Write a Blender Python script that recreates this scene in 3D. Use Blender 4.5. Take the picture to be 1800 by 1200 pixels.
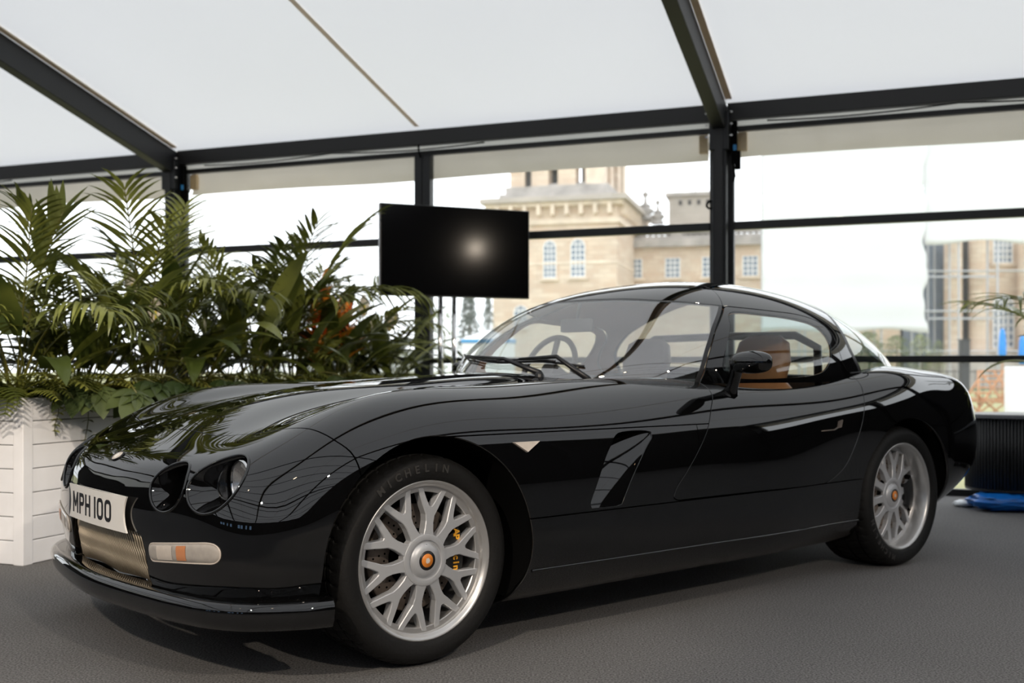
import bpy, math, random
import numpy as np
from mathutils import Vector, Matrix, Euler
S=bpy.context.scene; COL=S.collection
for o in list(bpy.data.objects): bpy.data.objects.remove(o)
# ------------------------------------------------------------------ camera
cd=bpy.data.cameras.new('camera'); cam=bpy.data.objects.new('camera',cd); COL.objects.link(cam)
cam.location=(0,0,.92); cam.rotation_euler=(math.pi/2,0,0)
cd.sensor_width=36; cd.lens=38.0; cd.shift_y=48/1800; cd.clip_end=600
cd.dof.use_dof=True; cd.dof.focus_distance=3.35; cd.dof.aperture_fstop=3.0
S.camera=cam
# ------------------------------------------------------------------ world: bright overcast sky
W=bpy.data.worlds.new('world'); S.world=W; W.use_nodes=True
bg=W.node_tree.nodes['Background']; bg.inputs[0].default_value=(.93,.965,1,1); bg.inputs[1].default_value=2.4
S.view_settings.view_transform='Standard'; S.view_settings.look='None'; S.view_settings.gamma=1; S.view_settings.exposure=0.0
S.view_settings.use_curve_mapping=False
S.cycles.use_denoising=True; S.cycles.transparent_max_bounces=24; S.cycles.max_bounces=10; S.cycles.sample_clamp_indirect=6
# ------------------------------------------------------------------ materials
def mat(name,col,rough=.5,metal=0,var=0,vscale=8,bump=0,bscale=60,**kw):
    m=bpy.data.materials.new(name); m.use_nodes=True; nt=m.node_tree; p=nt.nodes['Principled BSDF']
    p.inputs['Base Color'].default_value=(*col,1); p.inputs['Roughness'].default_value=rough; p.inputs['Metallic'].default_value=metal
    for k,v in kw.items(): p.inputs[k.replace('_',' ')].default_value=v
    if var or bump:
        tc=nt.nodes.new('ShaderNodeTexCoord')
    if var:
        n=nt.nodes.new('ShaderNodeTexNoise'); n.inputs['Scale'].default_value=vscale; n.inputs['Detail'].default_value=4
        nt.links.new(tc.outputs['Object'],n.inputs['Vector'])
        r=nt.nodes.new('ShaderNodeValToRGB'); r.color_ramp.elements[0].position=.3; r.color_ramp.elements[1].position=.7
        r.color_ramp.elements[0].color=(*[c*(1-var) for c in col],1); r.color_ramp.elements[1].color=(*[min(1,c*(1+var)) for c in col],1)
        nt.links.new(n.outputs['Fac'],r.inputs['Fac']); nt.links.new(r.outputs['Color'],p.inputs['Base Color'])
    if bump:
        n2=nt.nodes.new('ShaderNodeTexNoise'); n2.inputs['Scale'].default_value=bscale; n2.inputs['Detail'].default_value=3
        nt.links.new(tc.outputs['Object'],n2.inputs['Vector'])
        b=nt.nodes.new('ShaderNodeBump'); b.inputs['Strength'].default_value=bump; b.inputs['Distance'].default_value=.01
        nt.links.new(n2.outputs['Fac'],b.inputs['Height']); nt.links.new(b.outputs['Normal'],p.inputs['Normal'])
    return m
def thin_glass(name,tint,ior=1.5,haze=0,gl=1.0,rough=0.0):
    m=bpy.data.materials.new(name); m.use_nodes=True; nt=m.node_tree; nt.nodes.clear()
    o=nt.nodes.new('ShaderNodeOutputMaterial'); t=nt.nodes.new('ShaderNodeBsdfTransparent'); t.inputs[0].default_value=(*tint,1)
    g=nt.nodes.new('ShaderNodeBsdfGlossy'); g.inputs['Roughness'].default_value=rough; g.inputs[0].default_value=(gl,gl,gl,1)
    f=nt.nodes.new('ShaderNodeFresnel'); gm=nt.nodes.new('ShaderNodeNewGeometry'); mr=nt.nodes.new('ShaderNodeMapRange'); mr.inputs[3].default_value=ior; mr.inputs[4].default_value=1/ior
    nt.links.new(gm.outputs['Backfacing'],mr.inputs[0]); nt.links.new(mr.outputs[0],f.inputs[0])   # the pane is equally glossy from both sides
    mx=nt.nodes.new('ShaderNodeMixShader'); nt.links.new(f.outputs[0],mx.inputs[0]); nt.links.new(t.outputs[0],mx.inputs[1]); nt.links.new(g.outputs[0],mx.inputs[2])
    last=mx
    if haze:
        h=nt.nodes.new('ShaderNodeBsdfTranslucent'); h.inputs[0].default_value=(.95,.97,1,1)
        m2=nt.nodes.new('ShaderNodeMixShader'); m2.inputs[0].default_value=haze
        nt.links.new(mx.outputs[0],m2.inputs[1]); nt.links.new(h.outputs[0],m2.inputs[2]); last=m2
    nt.links.new(last.outputs[0],o.inputs[0]); return m
def fabric(name,col,trans,var=.03,scale=.6):
    """translucent tent cloth"""
    m=bpy.data.materials.new(name); m.use_nodes=True; nt=m.node_tree; nt.nodes.clear()
    o=nt.nodes.new('ShaderNodeOutputMaterial'); d=nt.nodes.new('ShaderNodeBsdfDiffuse'); t=nt.nodes.new('ShaderNodeBsdfTranslucent')
    tc=nt.nodes.new('ShaderNodeTexCoord'); n=nt.nodes.new('ShaderNodeTexNoise'); n.inputs['Scale'].default_value=scale
    nt.links.new(tc.outputs['Object'],n.inputs['Vector'])
    r=nt.nodes.new('ShaderNodeValToRGB'); r.color_ramp.elements[0].color=(*[c*(1-var) for c in trans],1); r.color_ramp.elements[1].color=(*[min(1,c*(1+var)) for c in trans],1)
    nt.links.new(n.outputs['Fac'],r.inputs['Fac']); nt.links.new(r.outputs[0],t.inputs[0])
    d.inputs[0].default_value=(*col,1); a=nt.nodes.new('ShaderNodeAddShader')
    nt.links.new(d.outputs[0],a.inputs[0]); nt.links.new(t.outputs[0],a.inputs[1]); nt.links.new(a.outputs[0],o.inputs[0]); return m
def leafmat(name,c1,c2,scale=5,rough=.38,tr=.25):
    m=bpy.data.materials.new(name); m.use_nodes=True; nt=m.node_tree; p=nt.nodes['Principled BSDF']; out=nt.nodes['Material Output']
    p.inputs['Roughness'].default_value=rough
    oi=nt.nodes.new('ShaderNodeObjectInfo'); tc=nt.nodes.new('ShaderNodeTexCoord'); n=nt.nodes.new('ShaderNodeTexNoise'); n.inputs['Scale'].default_value=scale
    nt.links.new(tc.outputs['Object'],n.inputs['Vector'])
    ad=nt.nodes.new('ShaderNodeMath'); ad.operation='ADD'; nt.links.new(n.outputs['Fac'],ad.inputs[0])
    mu=nt.nodes.new('ShaderNodeMath'); mu.operation='MULTIPLY_ADD'; mu.inputs[1].default_value=.6; mu.inputs[2].default_value=-.3; nt.links.new(oi.outputs['Random'],mu.inputs[0]); nt.links.new(mu.outputs[0],ad.inputs[1])
    r=nt.nodes.new('ShaderNodeValToRGB'); r.color_ramp.elements[0].position=.3; r.color_ramp.elements[1].position=.75
    r.color_ramp.elements[0].color=(*c1,1); r.color_ramp.elements[1].color=(*c2,1); nt.links.new(ad.outputs[0],r.inputs['Fac']); nt.links.new(r.outputs[0],p.inputs['Base Color'])
    t=nt.nodes.new('ShaderNodeBsdfTranslucent'); nt.links.new(r.outputs[0],t.inputs[0]); mx=nt.nodes.new('ShaderNodeMixShader'); mx.inputs[0].default_value=tr
    nt.links.new(p.outputs[0],mx.inputs[1]); nt.links.new(t.outputs[0],mx.inputs[2]); nt.links.new(mx.outputs[0],out.inputs[0]); return m
def emis(name,col,st):
    m=bpy.data.materials.new(name); m.use_nodes=True; nt=m.node_tree; p=nt.nodes['Principled BSDF']
    p.inputs['Base Color'].default_value=(*col,1); p.inputs['Emission Color'].default_value=(*col,1); p.inputs['Emission Strength'].default_value=st; return m
M={}
M['paint']=mat('black paint',(.002,.002,.0022),.4,0,Coat_Weight=1.0,Coat_Roughness=.008,Coat_IOR=1.74,Specular_IOR_Level=0.0)
M['trim']=mat('black trim',(.008,.008,.009),.35)
M['matte']=mat('matte black lining',(.0015,.0015,.0015),.9,Specular_IOR_Level=.1)
M['rubber']=mat('tyre rubber',(.0045,.0043,.0042),.7,Specular_IOR_Level=.35,bump=.15,bscale=90)
M['rubberlet']=mat('raised tyre lettering',(.04,.038,.036),.4)
M['alloy']=mat('silver alloy',(.50,.51,.53),.42,.4,bump=.02,bscale=400)
M['polish']=mat('machined rim lip',(.62,.61,.60),.33,.8)
M['chrome']=mat('chrome',(.75,.75,.75),.08,1)
M['disc']=mat('brake disc iron',(.20,.165,.14),.45,.6,var=.2,vscale=30)
M['caliper']=mat('black caliper',(.01,.01,.01),.4)
M['orange']=mat('orange enamel',(.75,.24,.03),.4)
M['orangetxt']=mat('orange lettering',(.9,.42,.03),.5)
M['plate']=mat('number plate white',(.90,.86,.80),.45,var=.02)
M['blackink']=mat('plate lettering black',(.012,.012,.014),.4)
M['lens']=thin_glass('clear lamp glass',(.93,.93,.93),1.45)
M['indlens']=mat('indicator lens',(.55,.50,.45),.12,Transmission_Weight=.25,IOR=1.2,var=.08,vscale=40)
M['amber']=mat('amber bulb',(.62,.25,.11),.3)
M['reflector']=mat('lamp reflector',(.75,.75,.76),.2,.8)
M['gold']=mat('grille wire',(.55,.46,.34),.38,.6)
M['marker']=mat('side marker lens',(.62,.55,.48),.3,var=.05,vscale=60)
M['tan']=mat('tan leather',(.42,.20,.085),.5,var=.12,vscale=7,bump=.05,bscale=200)
M['cream']=mat('pale leather',(.40,.33,.26),.55,var=.08,vscale=6,bump=.05,bscale=200)
M['dash']=mat('grey dashboard cloth',(.10,.095,.09),.7,var=.1)
M['wsglass']=thin_glass('windscreen glass',(.88,.90,.89),3.5,haze=.05)
M['sideglass']=thin_glass('side window glass',(.80,.86,.86),1.55)
M['mirrorglass']=mat('mirror glass',(.8,.8,.82),.02,1)
# ------------------------------------------------------------------ mesh helpers
def link(o,parent=None):
    COL.objects.link(o)
    if parent is not None: o.parent=parent
    return o
def empty(name,loc=(0,0,0),rz=0,parent=None):
    o=bpy.data.objects.new(name,None); o.location=loc; o.rotation_euler=(0,0,rz); o.empty_display_size=.1; return link(o,parent)
def tag(o,label=None,cat=None,group=None,kind=None):
    if label: o['label']=label
    if cat: o['category']=cat
    if group: o['group']=group
    if kind: o['kind']=kind
    return o
def setm(me,m):
    for k in (m if isinstance(m,(list,tuple)) else [m]): me.materials.append(M[k] if isinstance(k,str) else k)
def mesh_from(name,V,F,m,N=None,smooth=True,mi=None):
    me=bpy.data.meshes.new(name)
    me.from_pydata([tuple(map(float,v)) for v in V],[],[tuple(map(int,f)) for f in F])
    setm(me,m)
    if smooth: me.polygons.foreach_set('use_smooth',[True]*len(me.polygons))
    if mi is not None: me.polygons.foreach_set('material_index',mi)
    me.update()
    if N is not None: me.normals_split_custom_set_from_vertices([tuple(map(float,n)) for n in N])
    return me
def obj(name,me,parent=None,loc=(0,0,0),rot=(0,0,0)):
    o=bpy.data.objects.new(name,me); o.location=loc; o.rotation_euler=rot; return link(o,parent)
class MB:
    """collects simple shapes into one mesh"""
    def __init__(s): s.v=[]; s.f=[]
    def add(s,V,F):
        b=len(s.v); s.v+= [tuple(map(float,p)) for p in V]; s.f+=[tuple(int(i)+b for i in f) for f in F]; return s
    def box(s,c,d,R=None):
        V=[Vector((sx*d[0]/2,sy*d[1]/2,sz*d[2]/2)) for sx in(-1,1) for sy in(-1,1) for sz in(-1,1)]
        if R is not None: V=[R@v for v in V]
        V=[v+Vector(c) for v in V]
        return s.add(V,[(0,1,3,2),(4,6,7,5),(0,4,5,1),(2,3,7,6),(0,2,6,4),(1,5,7,3)])
    def span(s,a,b,w,h,up=(0,0,1)):
        """bar from a to b, w wide (sideways), h tall"""
        a,b=Vector(a),Vector(b); t=(b-a).normalized(); sd=t.cross(Vector(up)).normalized(); u=sd.cross(t)
        V=[p+sd*(x*w/2)+u*(y*h/2) for p in(a,b) for x,y in((-1,-1),(1,-1),(1,1),(-1,1))]
        return s.add(V,[(0,1,2,3),(7,6,5,4),(0,4,5,1),(1,5,6,2),(2,6,7,3),(3,7,4,0)])
    def tube(s,P,r,n=8,cap=True):
        P=[Vector(p) for p in P]; R=r if isinstance(r,(list,tuple)) else [r]*len(P); V=[];F=[]
        prev=None
        for i,p in enumerate(P):
            t=(P[min(i+1,len(P)-1)]-P[max(i-1,0)]).normalized()
            if prev is None:
                prev=t.cross(Vector((0,0,1)) if abs(t.z)<.9 else Vector((1,0,0))).normalized()
            prev=(prev-t*prev.dot(t)).normalized(); q=t.cross(prev)
            for k in range(n):
                a=2*math.pi*k/n; V.append(p+prev*(math.cos(a)*R[i])+q*(math.sin(a)*R[i]))
        for i in range(len(P)-1):
            for k in range(n): F.append((i*n+k,i*n+(k+1)%n,(i+1)*n+(k+1)%n,(i+1)*n+k))
        if cap: F+= [tuple(range(n))[::-1],tuple((len(P)-1)*n+k for k in range(n))]
        return s.add(V,F)
    def lathe(s,prof,n=48,axis='z',c=(0,0,0),closed=False):
        """profile [(r,h)] spun about axis"""
        V=[];F=[];m=len(prof)
        for k in range(n):
            a=2*math.pi*k/n; ca,sa=math.cos(a),math.sin(a)
            for r,h in prof:
                V.append({'z':(r*ca,r*sa,h),'y':(r*ca,h,r*sa),'x':(h,r*ca,r*sa)}[axis])
        for k in range(n):
            for i in range(m if closed else m-1):
                j=(i+1)%m; F.append((k*m+i,((k+1)%n)*m+i,((k+1)%n)*m+j,k*m+j))
        return s.add([(x+c[0],y+c[1],z+c[2]) for x,y,z in V],F)
    def prism(s,poly,h0,h1,plane='xy'):
        n=len(poly); f=(lambda a,b,h:(a,b,h)) if plane=='xy' else ((lambda a,b,h:(a,h,b)) if plane=='xz' else (lambda a,b,h:(h,a,b)))
        V=[f(a,b,h0) for a,b in poly]+[f(a,b,h1) for a,b in poly]
        return s.add(V,[tuple(range(n))[::-1],tuple(range(n,2*n))]+[(i,(i+1)%n,n+(i+1)%n,n+i) for i in range(n)])
    def grid(s,G):
        G=np.asarray(G); a,b=G.shape[:2]; i=np.arange(a*b).reshape(a,b)
        F=np.stack([i[:-1,:-1],i[1:,:-1],i[1:,1:],i[:-1,1:]],-1).reshape(-1,4)
        return s.add(G.reshape(-1,3),F)
    def mesh(s,name,m,smooth=False,angle=None):
        me=mesh_from(name,s.v,s.f,m,None,smooth or angle is not None)
        if angle is not None:
            me.set_sharp_from_angle(angle=math.radians(angle))
        return me
    def build(s,name,m,parent=None,smooth=False,angle=None,loc=(0,0,0),rot=(0,0,0),bevel=0):
        o=obj(name,s.mesh(name,m,smooth,angle),parent,loc,rot)
        if bevel:
            b=o.modifiers.new('bevel','BEVEL'); b.width=bevel; b.segments=2; b.limit_method='ANGLE'
        return o
def text_mesh(ch,size,m,ext=.001):
    cu=bpy.data.curves.new('glyph','FONT'); cu.body=ch; cu.size=size; cu.extrude=ext; cu.offset=size*.028; cu.align_x='CENTER'; cu.align_y='CENTER'
    o=bpy.data.objects.new('glyph',cu); COL.objects.link(o)
    dg=bpy.context.evaluated_depsgraph_get(); me=bpy.data.meshes.new_from_object(o.evaluated_get(dg))
    bpy.data.objects.remove(o); bpy.data.curves.remove(cu); me.materials.clear(); setm(me,m); return me
# ---- surfaces
def nspline(t,P,s,per=None):
    """natural cubic spline through P[i] (n,...) at knots t, evaluated at s"""
    t=np.asarray(t,float);P=np.asarray(P,float);s=np.asarray(s,float);n=len(t);sh=P.shape[1:]
    P=P.reshape(n,-1);h=np.diff(t);A=np.zeros((n,n));B=np.zeros_like(P)
    A[0,0]=A[-1,-1]=1
    for i in range(1,n-1):
        A[i,i-1]=h[i-1];A[i,i]=2*(h[i-1]+h[i]);A[i,i+1]=h[i]
        B[i]=6*((P[i+1]-P[i])/h[i]-(P[i]-P[i-1])/h[i-1])
    M=np.linalg.solve(A,B)
    k=np.clip(np.searchsorted(t,s)-1,0,n-2);hh=h[k][:,None];a=(t[k+1]-s)[:,None];b=(s-t[k])[:,None]
    r=M[k]*a**3/(6*hh)+M[k+1]*b**3/(6*hh)+(P[k]/hh-M[k]*hh/6)*a+(P[k+1]/hh-M[k+1]*hh/6)*b
    return r.reshape((len(s),)+sh)
def pchip(t,p,s):
    t=np.asarray(t,float);p=np.asarray(p,float);s=np.asarray(s,float)
    h=np.diff(t);d=np.diff(p)/h;m=np.zeros_like(p);m[0]=d[0];m[-1]=d[-1]
    for i in range(1,len(t)-1):
        if d[i-1]*d[i]>0:
            w1=2*h[i]+h[i-1];w2=h[i]+2*h[i-1];m[i]=(w1+w2)/(w1/d[i-1]+w2/d[i])
    k=np.clip(np.searchsorted(t,s)-1,0,len(t)-2);u=(s-t[k])/h[k]
    return (2*u**3-3*u**2+1)*p[k]+(u**3-2*u**2+u)*h[k]*m[k]+(3*u**2-2*u**3)*p[k+1]+(u**3-u**2)*h[k]*m[k+1]
# station: x, [(y,z) x 11] bottom centre .. top centre
ST=[
(-.720,[(0,.38),(.13,.385),(.22,.41),(.25,.435),(.265,.47),(.25,.505),(.21,.535),(.17,.55),(.11,.558),(.05,.561),(0,.562)]),
(-.700,[(0,.31),(.20,.315),(.33,.34),(.385,.39),(.405,.46),(.39,.51),(.35,.552),(.29,.578),(.20,.598),(.10,.603),(0,.604)]),
(-.680,[(0,.26),(.26,.265),(.43,.29),(.485,.36),(.507,.45),(.495,.515),(.455,.565),(.385,.597),(.27,.619),(.13,.627),(0,.629)]),
(-.640,[(0,.235),(.33,.237),(.56,.257),(.635,.33),(.66,.43),(.645,.51),(.60,.575),(.52,.617),(.37,.638),(.18,.648),(0,.649)]),
(-.580,[(0,.222),(.40,.222),(.67,.239),(.742,.31),(.765,.42),(.752,.51),(.71,.588),(.63,.637),(.45,.662),(.22,.674),(0,.677)]),
(-.500,[(0,.215),(.43,.215),(.735,.228),(.798,.30),(.82,.42),(.81,.52),(.77,.605),(.68,.671),(.48,.687),(.24,.700),(0,.706)]),
(-.400,[(0,.205),(.45,.205),(.765,.218),(.83,.30),(.85,.42),(.846,.54),(.81,.650),(.70,.725),(.49,.725),(.25,.737),(0,.745)]),
(-.200,[(0,.19),(.45,.19),(.79,.20),(.858,.29),(.877,.43),(.868,.63),(.822,.735),(.68,.811),(.46,.783),(.23,.797),(0,.809)]),
(.000,[(0,.175),(.45,.175),(.80,.185),(.866,.28),(.885,.44),(.873,.655),(.818,.775),(.66,.850),(.45,.817),(.22,.834),(0,.848)]),
(.400,[(0,.16),(.45,.16),(.81,.172),(.868,.26),(.885,.44),(.872,.665),(.812,.785),(.64,.862),(.44,.840),(.22,.866),(0,.881)]),
(.800,[(0,.155),(.45,.155),(.81,.168),(.868,.25),(.885,.44),(.872,.67),(.812,.790),(.65,.874),(.44,.864),(.22,.891),(0,.904)]),
(1.300,[(0,.155),(.45,.155),(.81,.168),(.868,.25),(.885,.45),(.874,.675),(.830,.795),(.73,.868),(.53,.890),(.26,.90),(0,.905)]),
(1.800,[(0,.155),(.45,.155),(.81,.168),(.868,.25),(.885,.45),(.878,.68),(.838,.797),(.75,.868),(.55,.890),(.26,.90),(0,.905)]),
(2.300,[(0,.16),(.45,.16),(.79,.172),(.842,.26),(.866,.46),(.882,.69),(.850,.810),(.76,.888),(.56,.90),(.27,.90),(0,.90)]),
(2.750,[(0,.17),(.45,.17),(.81,.182),(.868,.28),(.892,.48),(.893,.68),(.850,.850),(.73,.930),(.53,.92),(.27,.905),(0,.90)]),
(3.100,[(0,.225),(.45,.225),(.77,.24),(.855,.335),(.892,.49),(.882,.69),(.825,.855),(.69,.918),(.50,.915),(.26,.905),(0,.90)]),
(3.400,[(0,.285),(.43,.29),(.70,.31),(.79,.385),(.835,.50),(.830,.69),(.785,.830),(.65,.882),(.46,.88),(.24,.88),(0,.88)]),
(3.550,[(0,.345),(.38,.35),(.60,.375),(.695,.44),(.745,.52),(.735,.66),(.675,.775),(.55,.825),(.40,.842),(.21,.85),(0,.852)]),
(3.620,[(0,.44),(.28,.445),(.44,.465),(.525,.51),(.56,.55),(.55,.64),(.50,.715),(.40,.752),(.29,.77),(.15,.78),(0,.782)]),
]
NOSE=(-.734,.465);TAIL=(3.645,.60)
def body_grid(nu=150,nv=90):
    xs=[NOSE[0]]+[a for a,_ in ST]+[TAIL[0]]
    S=np.array([[(0,NOSE[1])]*11]+[p for _,p in ST]+[[(0,TAIL[1])]*11],float)   # (ns,11,2)
    # v refinement first
    dv=np.linalg.norm(np.diff(S[6:-5],axis=1),axis=2).mean(0);tv=np.r_[0,np.cumsum(dv)]
    # mirror ends for symmetric derivative
    L=tv[-1]
    sv=np.linspace(0,L,nv)
    tt=np.r_[-tv[2],-tv[1],tv,2*L-tv[-2],2*L-tv[-3]]
    m=np.array([-1,1.])
    Q=[]
    for r in S:
        rr=np.vstack([r[2]*m,r[1]*m,r,r[-2]*m,r[-3]*m]); Q.append(nspline(tt,rr,sv))
    Q=np.array(Q)                                    # (ns,nv,2)
    X=np.repeat(np.array(xs)[:,None],nv,1)
    P=np.dstack([X,Q])                               # (ns,nv,3)
    d=np.linalg.norm(np.diff(P,axis=0),axis=2);d=np.sqrt(np.mean(d**2,axis=1))
    tu=np.r_[0,np.cumsum(d)]
    su=np.linspace(0,tu[-1],nu)
    # extend past poles by point reflection so the poles stay smooth
    A=np.concatenate([2*P[0]-P[2:0:-1],P,2*P[-1]-P[-2:-4:-1]]);A[:2,:,0]=P[2:0:-1,:,0];A[-2:,:,0]=P[-2:-4:-1,:,0]
    ta=np.r_[-tu[2],-tu[1],tu,2*tu[-1]-tu[-2],2*tu[-1]-tu[-3]]
    G=nspline(ta,A,su)                               # (nu,nv,3)  y>=0 half
    # fair the upper surfaces so reflections run clean
    k=int(round(nu*.015)); ker=np.exp(-.5*(np.arange(-2*k,2*k+1)/k)**2); ker/=ker.sum()
    ext=np.concatenate([2*G[:1]-G[2*k:0:-1],G,2*G[-1:]-G[-2:-2*k-2:-1]]); ext[:2*k,:,0]=G[2*k:0:-1,:,0]; ext[-2*k:,:,0]=G[-2:-2*k-2:-1,:,0]
    Sm=np.stack([np.apply_along_axis(lambda q:np.convolve(q,ker,'valid'),0,ext[:,:,i]) for i in range(3)],-1)
    wt=np.clip((np.arange(nv)/(nv-1)-.55)/.15,0,1)[None,:,None]*np.clip(np.minimum(np.arange(nu),np.arange(nu)[::-1])/(5.*k),0,1)[:,None,None]
    return G*(1-wt)+Sm*wt
CZ=.86
CW=([.84,.87,.95,1.06,1.2,1.36,1.6,1.85,2.1,2.35,2.6,2.85,3.1,3.26,3.36],[0,.13,.31,.47,.63,.735,.80,.812,.805,.785,.745,.68,.57,.43,0])
CT=([.84,.90,1.0,1.15,1.37,1.55,1.75,1.95,2.15,2.4,2.65,2.9,3.1,3.26,3.36],[.86,.905,.975,1.073,1.212,1.277,1.316,1.335,1.339,1.320,1.268,1.172,1.075,.985,.86])
def canopy_w(x): return np.interp(x,*CW) if False else pchip(CW[0],CW[1],np.clip(x,.84,3.36))
def canopy_t(x): return pchip(CT[0],CT[1],np.clip(x,.84,3.36))
PEX=2.25
def canopy_grid(nu=120,nv=61):
    t=np.linspace(0,1,nu);e=.84+2.52*(t-np.sin(2*np.pi*t)/(2*np.pi)*.85)
    # smooth profiles via natural splines in arc parameter
    kx=np.array(CW[0]);tk=np.interp(kx,e,t)
    w=nspline(tk,np.array(CW[1])[:,None],t)[:,0];z=nspline(np.interp(CT[0],e,t),np.array(CT[1])[:,None],t)[:,0]
    w=np.maximum(w,0);h=np.maximum(z-CZ,0)
    a=np.linspace(0,np.pi,nv);cy,sz=np.cos(a),np.sin(a)
    yy=np.sign(cy)*np.abs(cy)**(2/PEX);zz=np.abs(sz)**(2/PEX)
    return np.dstack([np.repeat(e[:,None],nv,1),w[:,None]*yy,CZ+h[:,None]*zz])
# ------------------------------------------------------------------ cutting panels out of a smooth surface
def grid_mesh(G,flip=False):
    nu,nv=G.shape[:2]; du=np.gradient(G,axis=0); dv=np.gradient(G,axis=1)
    N=np.cross(du,dv); l=np.linalg.norm(N,axis=2,keepdims=True); l[l<1e-12]=1; N=N/l
    if flip: N=-N
    i=np.arange(nu*nv).reshape(nu,nv)
    a,b,c,d=i[:-1,:-1].ravel(),i[1:,:-1].ravel(),i[1:,1:].ravel(),i[:-1,1:].ravel()
    T=np.r_[np.c_[a,b,c],np.c_[a,c,d]]
    if flip: T=T[:,::-1]
    V=G.reshape(-1,3); ar=np.linalg.norm(np.cross(V[T[:,1]]-V[T[:,0]],V[T[:,2]]-V[T[:,0]]),axis=1)
    return V,N.reshape(-1,3),T[ar>1e-10]
def compact(V,N,T):
    u,inv=np.unique(T,return_inverse=True); return V[u],N[u],inv.reshape(-1,3)
def clip(m,f):
    """keep the part of mesh (V,N,T) where f>=0"""
    V,N,T=m
    if len(T)==0: return m
    ins=f>=0; c=ins[T].sum(1); out=[T[c==3]]
    def mix(ia,ib): pass
    parts=T[(c==1)|(c==2)]
    if len(parts):
        k=np.where(c[(c==1)|(c==2)]==1,1,0)              # 1: the odd vertex is inside
        odd=np.argmax(ins[parts]==(k[:,None]==1),axis=1)
        r=np.arange(len(parts)); A=parts[r,odd];B=parts[r,(odd+1)%3];C=parts[r,(odd+2)%3]
        e=np.sort(np.r_[np.c_[A,B],np.c_[A,C]],axis=1); ue,inv=np.unique(e,axis=0,return_inverse=True); inv=inv.ravel()
        fa,fb=f[ue[:,0]],f[ue[:,1]]; t=(fa/(fa-fb))[:,None]
        NV=V[ue[:,0]]*(1-t)+V[ue[:,1]]*t; NN=N[ue[:,0]]*(1-t)+N[ue[:,1]]*t; NN/=np.maximum(np.linalg.norm(NN,axis=1,keepdims=True),1e-9)
        AB=len(V)+inv[:len(parts)]; AC=len(V)+inv[len(parts):]
        i1=k==1; out.append(np.c_[A,AB,AC][i1]); o=~i1
        out.append(np.c_[AB,B,C][o]); out.append(np.c_[AB,C,AC][o])
        V=np.r_[V,NV];N=np.r_[N,NN]
    T=np.concatenate(out)
    return compact(V,N,T) if len(T) else (V[:0],N[:0],T)
def cut(m,fn,gap=.0022):
    """split into (inside, outside) leaving a shut line"""
    f=fn(m[0]); return clip(m,f-gap),clip(m,-f-gap)
def boundary(T):
    e=np.r_[T[:,[0,1]],T[:,[1,2]],T[:,[2,0]]]; s=np.sort(e,axis=1); _,idx,cnt=np.unique(s,axis=0,return_index=True,return_counts=True)
    return e[idx[cnt==1]]
def flip_y(V,N,F):
    return V*[1,-1,1],(None if N is None else N*[1,-1,1]),[tuple(f)[::-1] for f in F]
def panel(name,m,mt,parent,flange=.012):
    V,N,T=m
    if len(T)==0: return None
    if flange:
        e=boundary(T); a,b=e[:,0],e[:,1]; A,B=V[a],V[b]; A2=A-N[a]*flange;B2=B-N[b]*flange
        fn=np.cross(B-A,N[a]); fn/=np.maximum(np.linalg.norm(fn,axis=1,keepdims=True),1e-9)
        na=fn*.8+N[a]*.6; nb=fn*.8+N[b]*.6
        k=len(V); n=len(e); V=np.r_[V,A,B,A2,B2]; N=np.r_[N,na,nb,fn,fn]; r=np.arange(n)
        Q=np.c_[k+n+r,k+r,k+2*n+r,k+3*n+r]; F=[tuple(t) for t in T]+[tuple(q) for q in Q]
    else: F=[tuple(t) for t in T]
    V,N,F=flip_y(V,N,F)
    return obj(name,mesh_from(name,V,F,mt,N),parent)
def offset(m,d): return m[0]-m[1]*d,m[1],m[2]
def inner(m,d):                      # lining facing inwards
    return m[0]-m[1]*d,-m[1],m[2][:,::-1]
def crom(P,n=10,closed=True):
    P=np.asarray(P,float); k=len(P); out=[]
    for i in range(k if closed else k-1):
        g=lambda j:P[j%k] if closed else P[min(max(j,0),k-1)]
        p0,p1,p2,p3=g(i-1),g(i),g(i+1),g(i+2)
        for t in np.linspace(0,1,n,endpoint=False):
            out.append(.5*((2*p1)+(p2-p0)*t+(2*p0-5*p1+4*p2-p3)*t*t+(3*p1-p0-3*p2+p3)*t**3))
    if not closed: out.append(P[-1])
    return np.array(out)
def sdf(poly,X,Y):
    """signed distance, positive inside"""
    P=np.asarray(poly,float); d=np.full(X.shape,1e9); ins=np.zeros(X.shape,bool)
    for (ax,ay),(bx,by) in zip(P,np.roll(P,-1,0)):
        ex,ey=bx-ax,by-ay; t=np.clip(((X-ax)*ex+(Y-ay)*ey)/max(ex*ex+ey*ey,1e-12),0,1)
        d=np.minimum(d,np.hypot(X-ax-t*ex,Y-ay-t*ey))
        c=((ay>Y)!=(by>Y)); ins^=c&(X<(bx-ax)*(Y-ay)/(by-ay if by!=ay else 1e-12)+ax)
    return np.where(ins,d,-d)
PH=math.radians(40.05); CS,SN=math.cos(PH),math.sin(PH)
CAR=empty('sports_car',(-.2646-.80*SN,3.351+.80*CS,0),PH)
tag(CAR,'glossy black two-door sports coupe with silver mesh wheels parked on the grey carpet','car')
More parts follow.
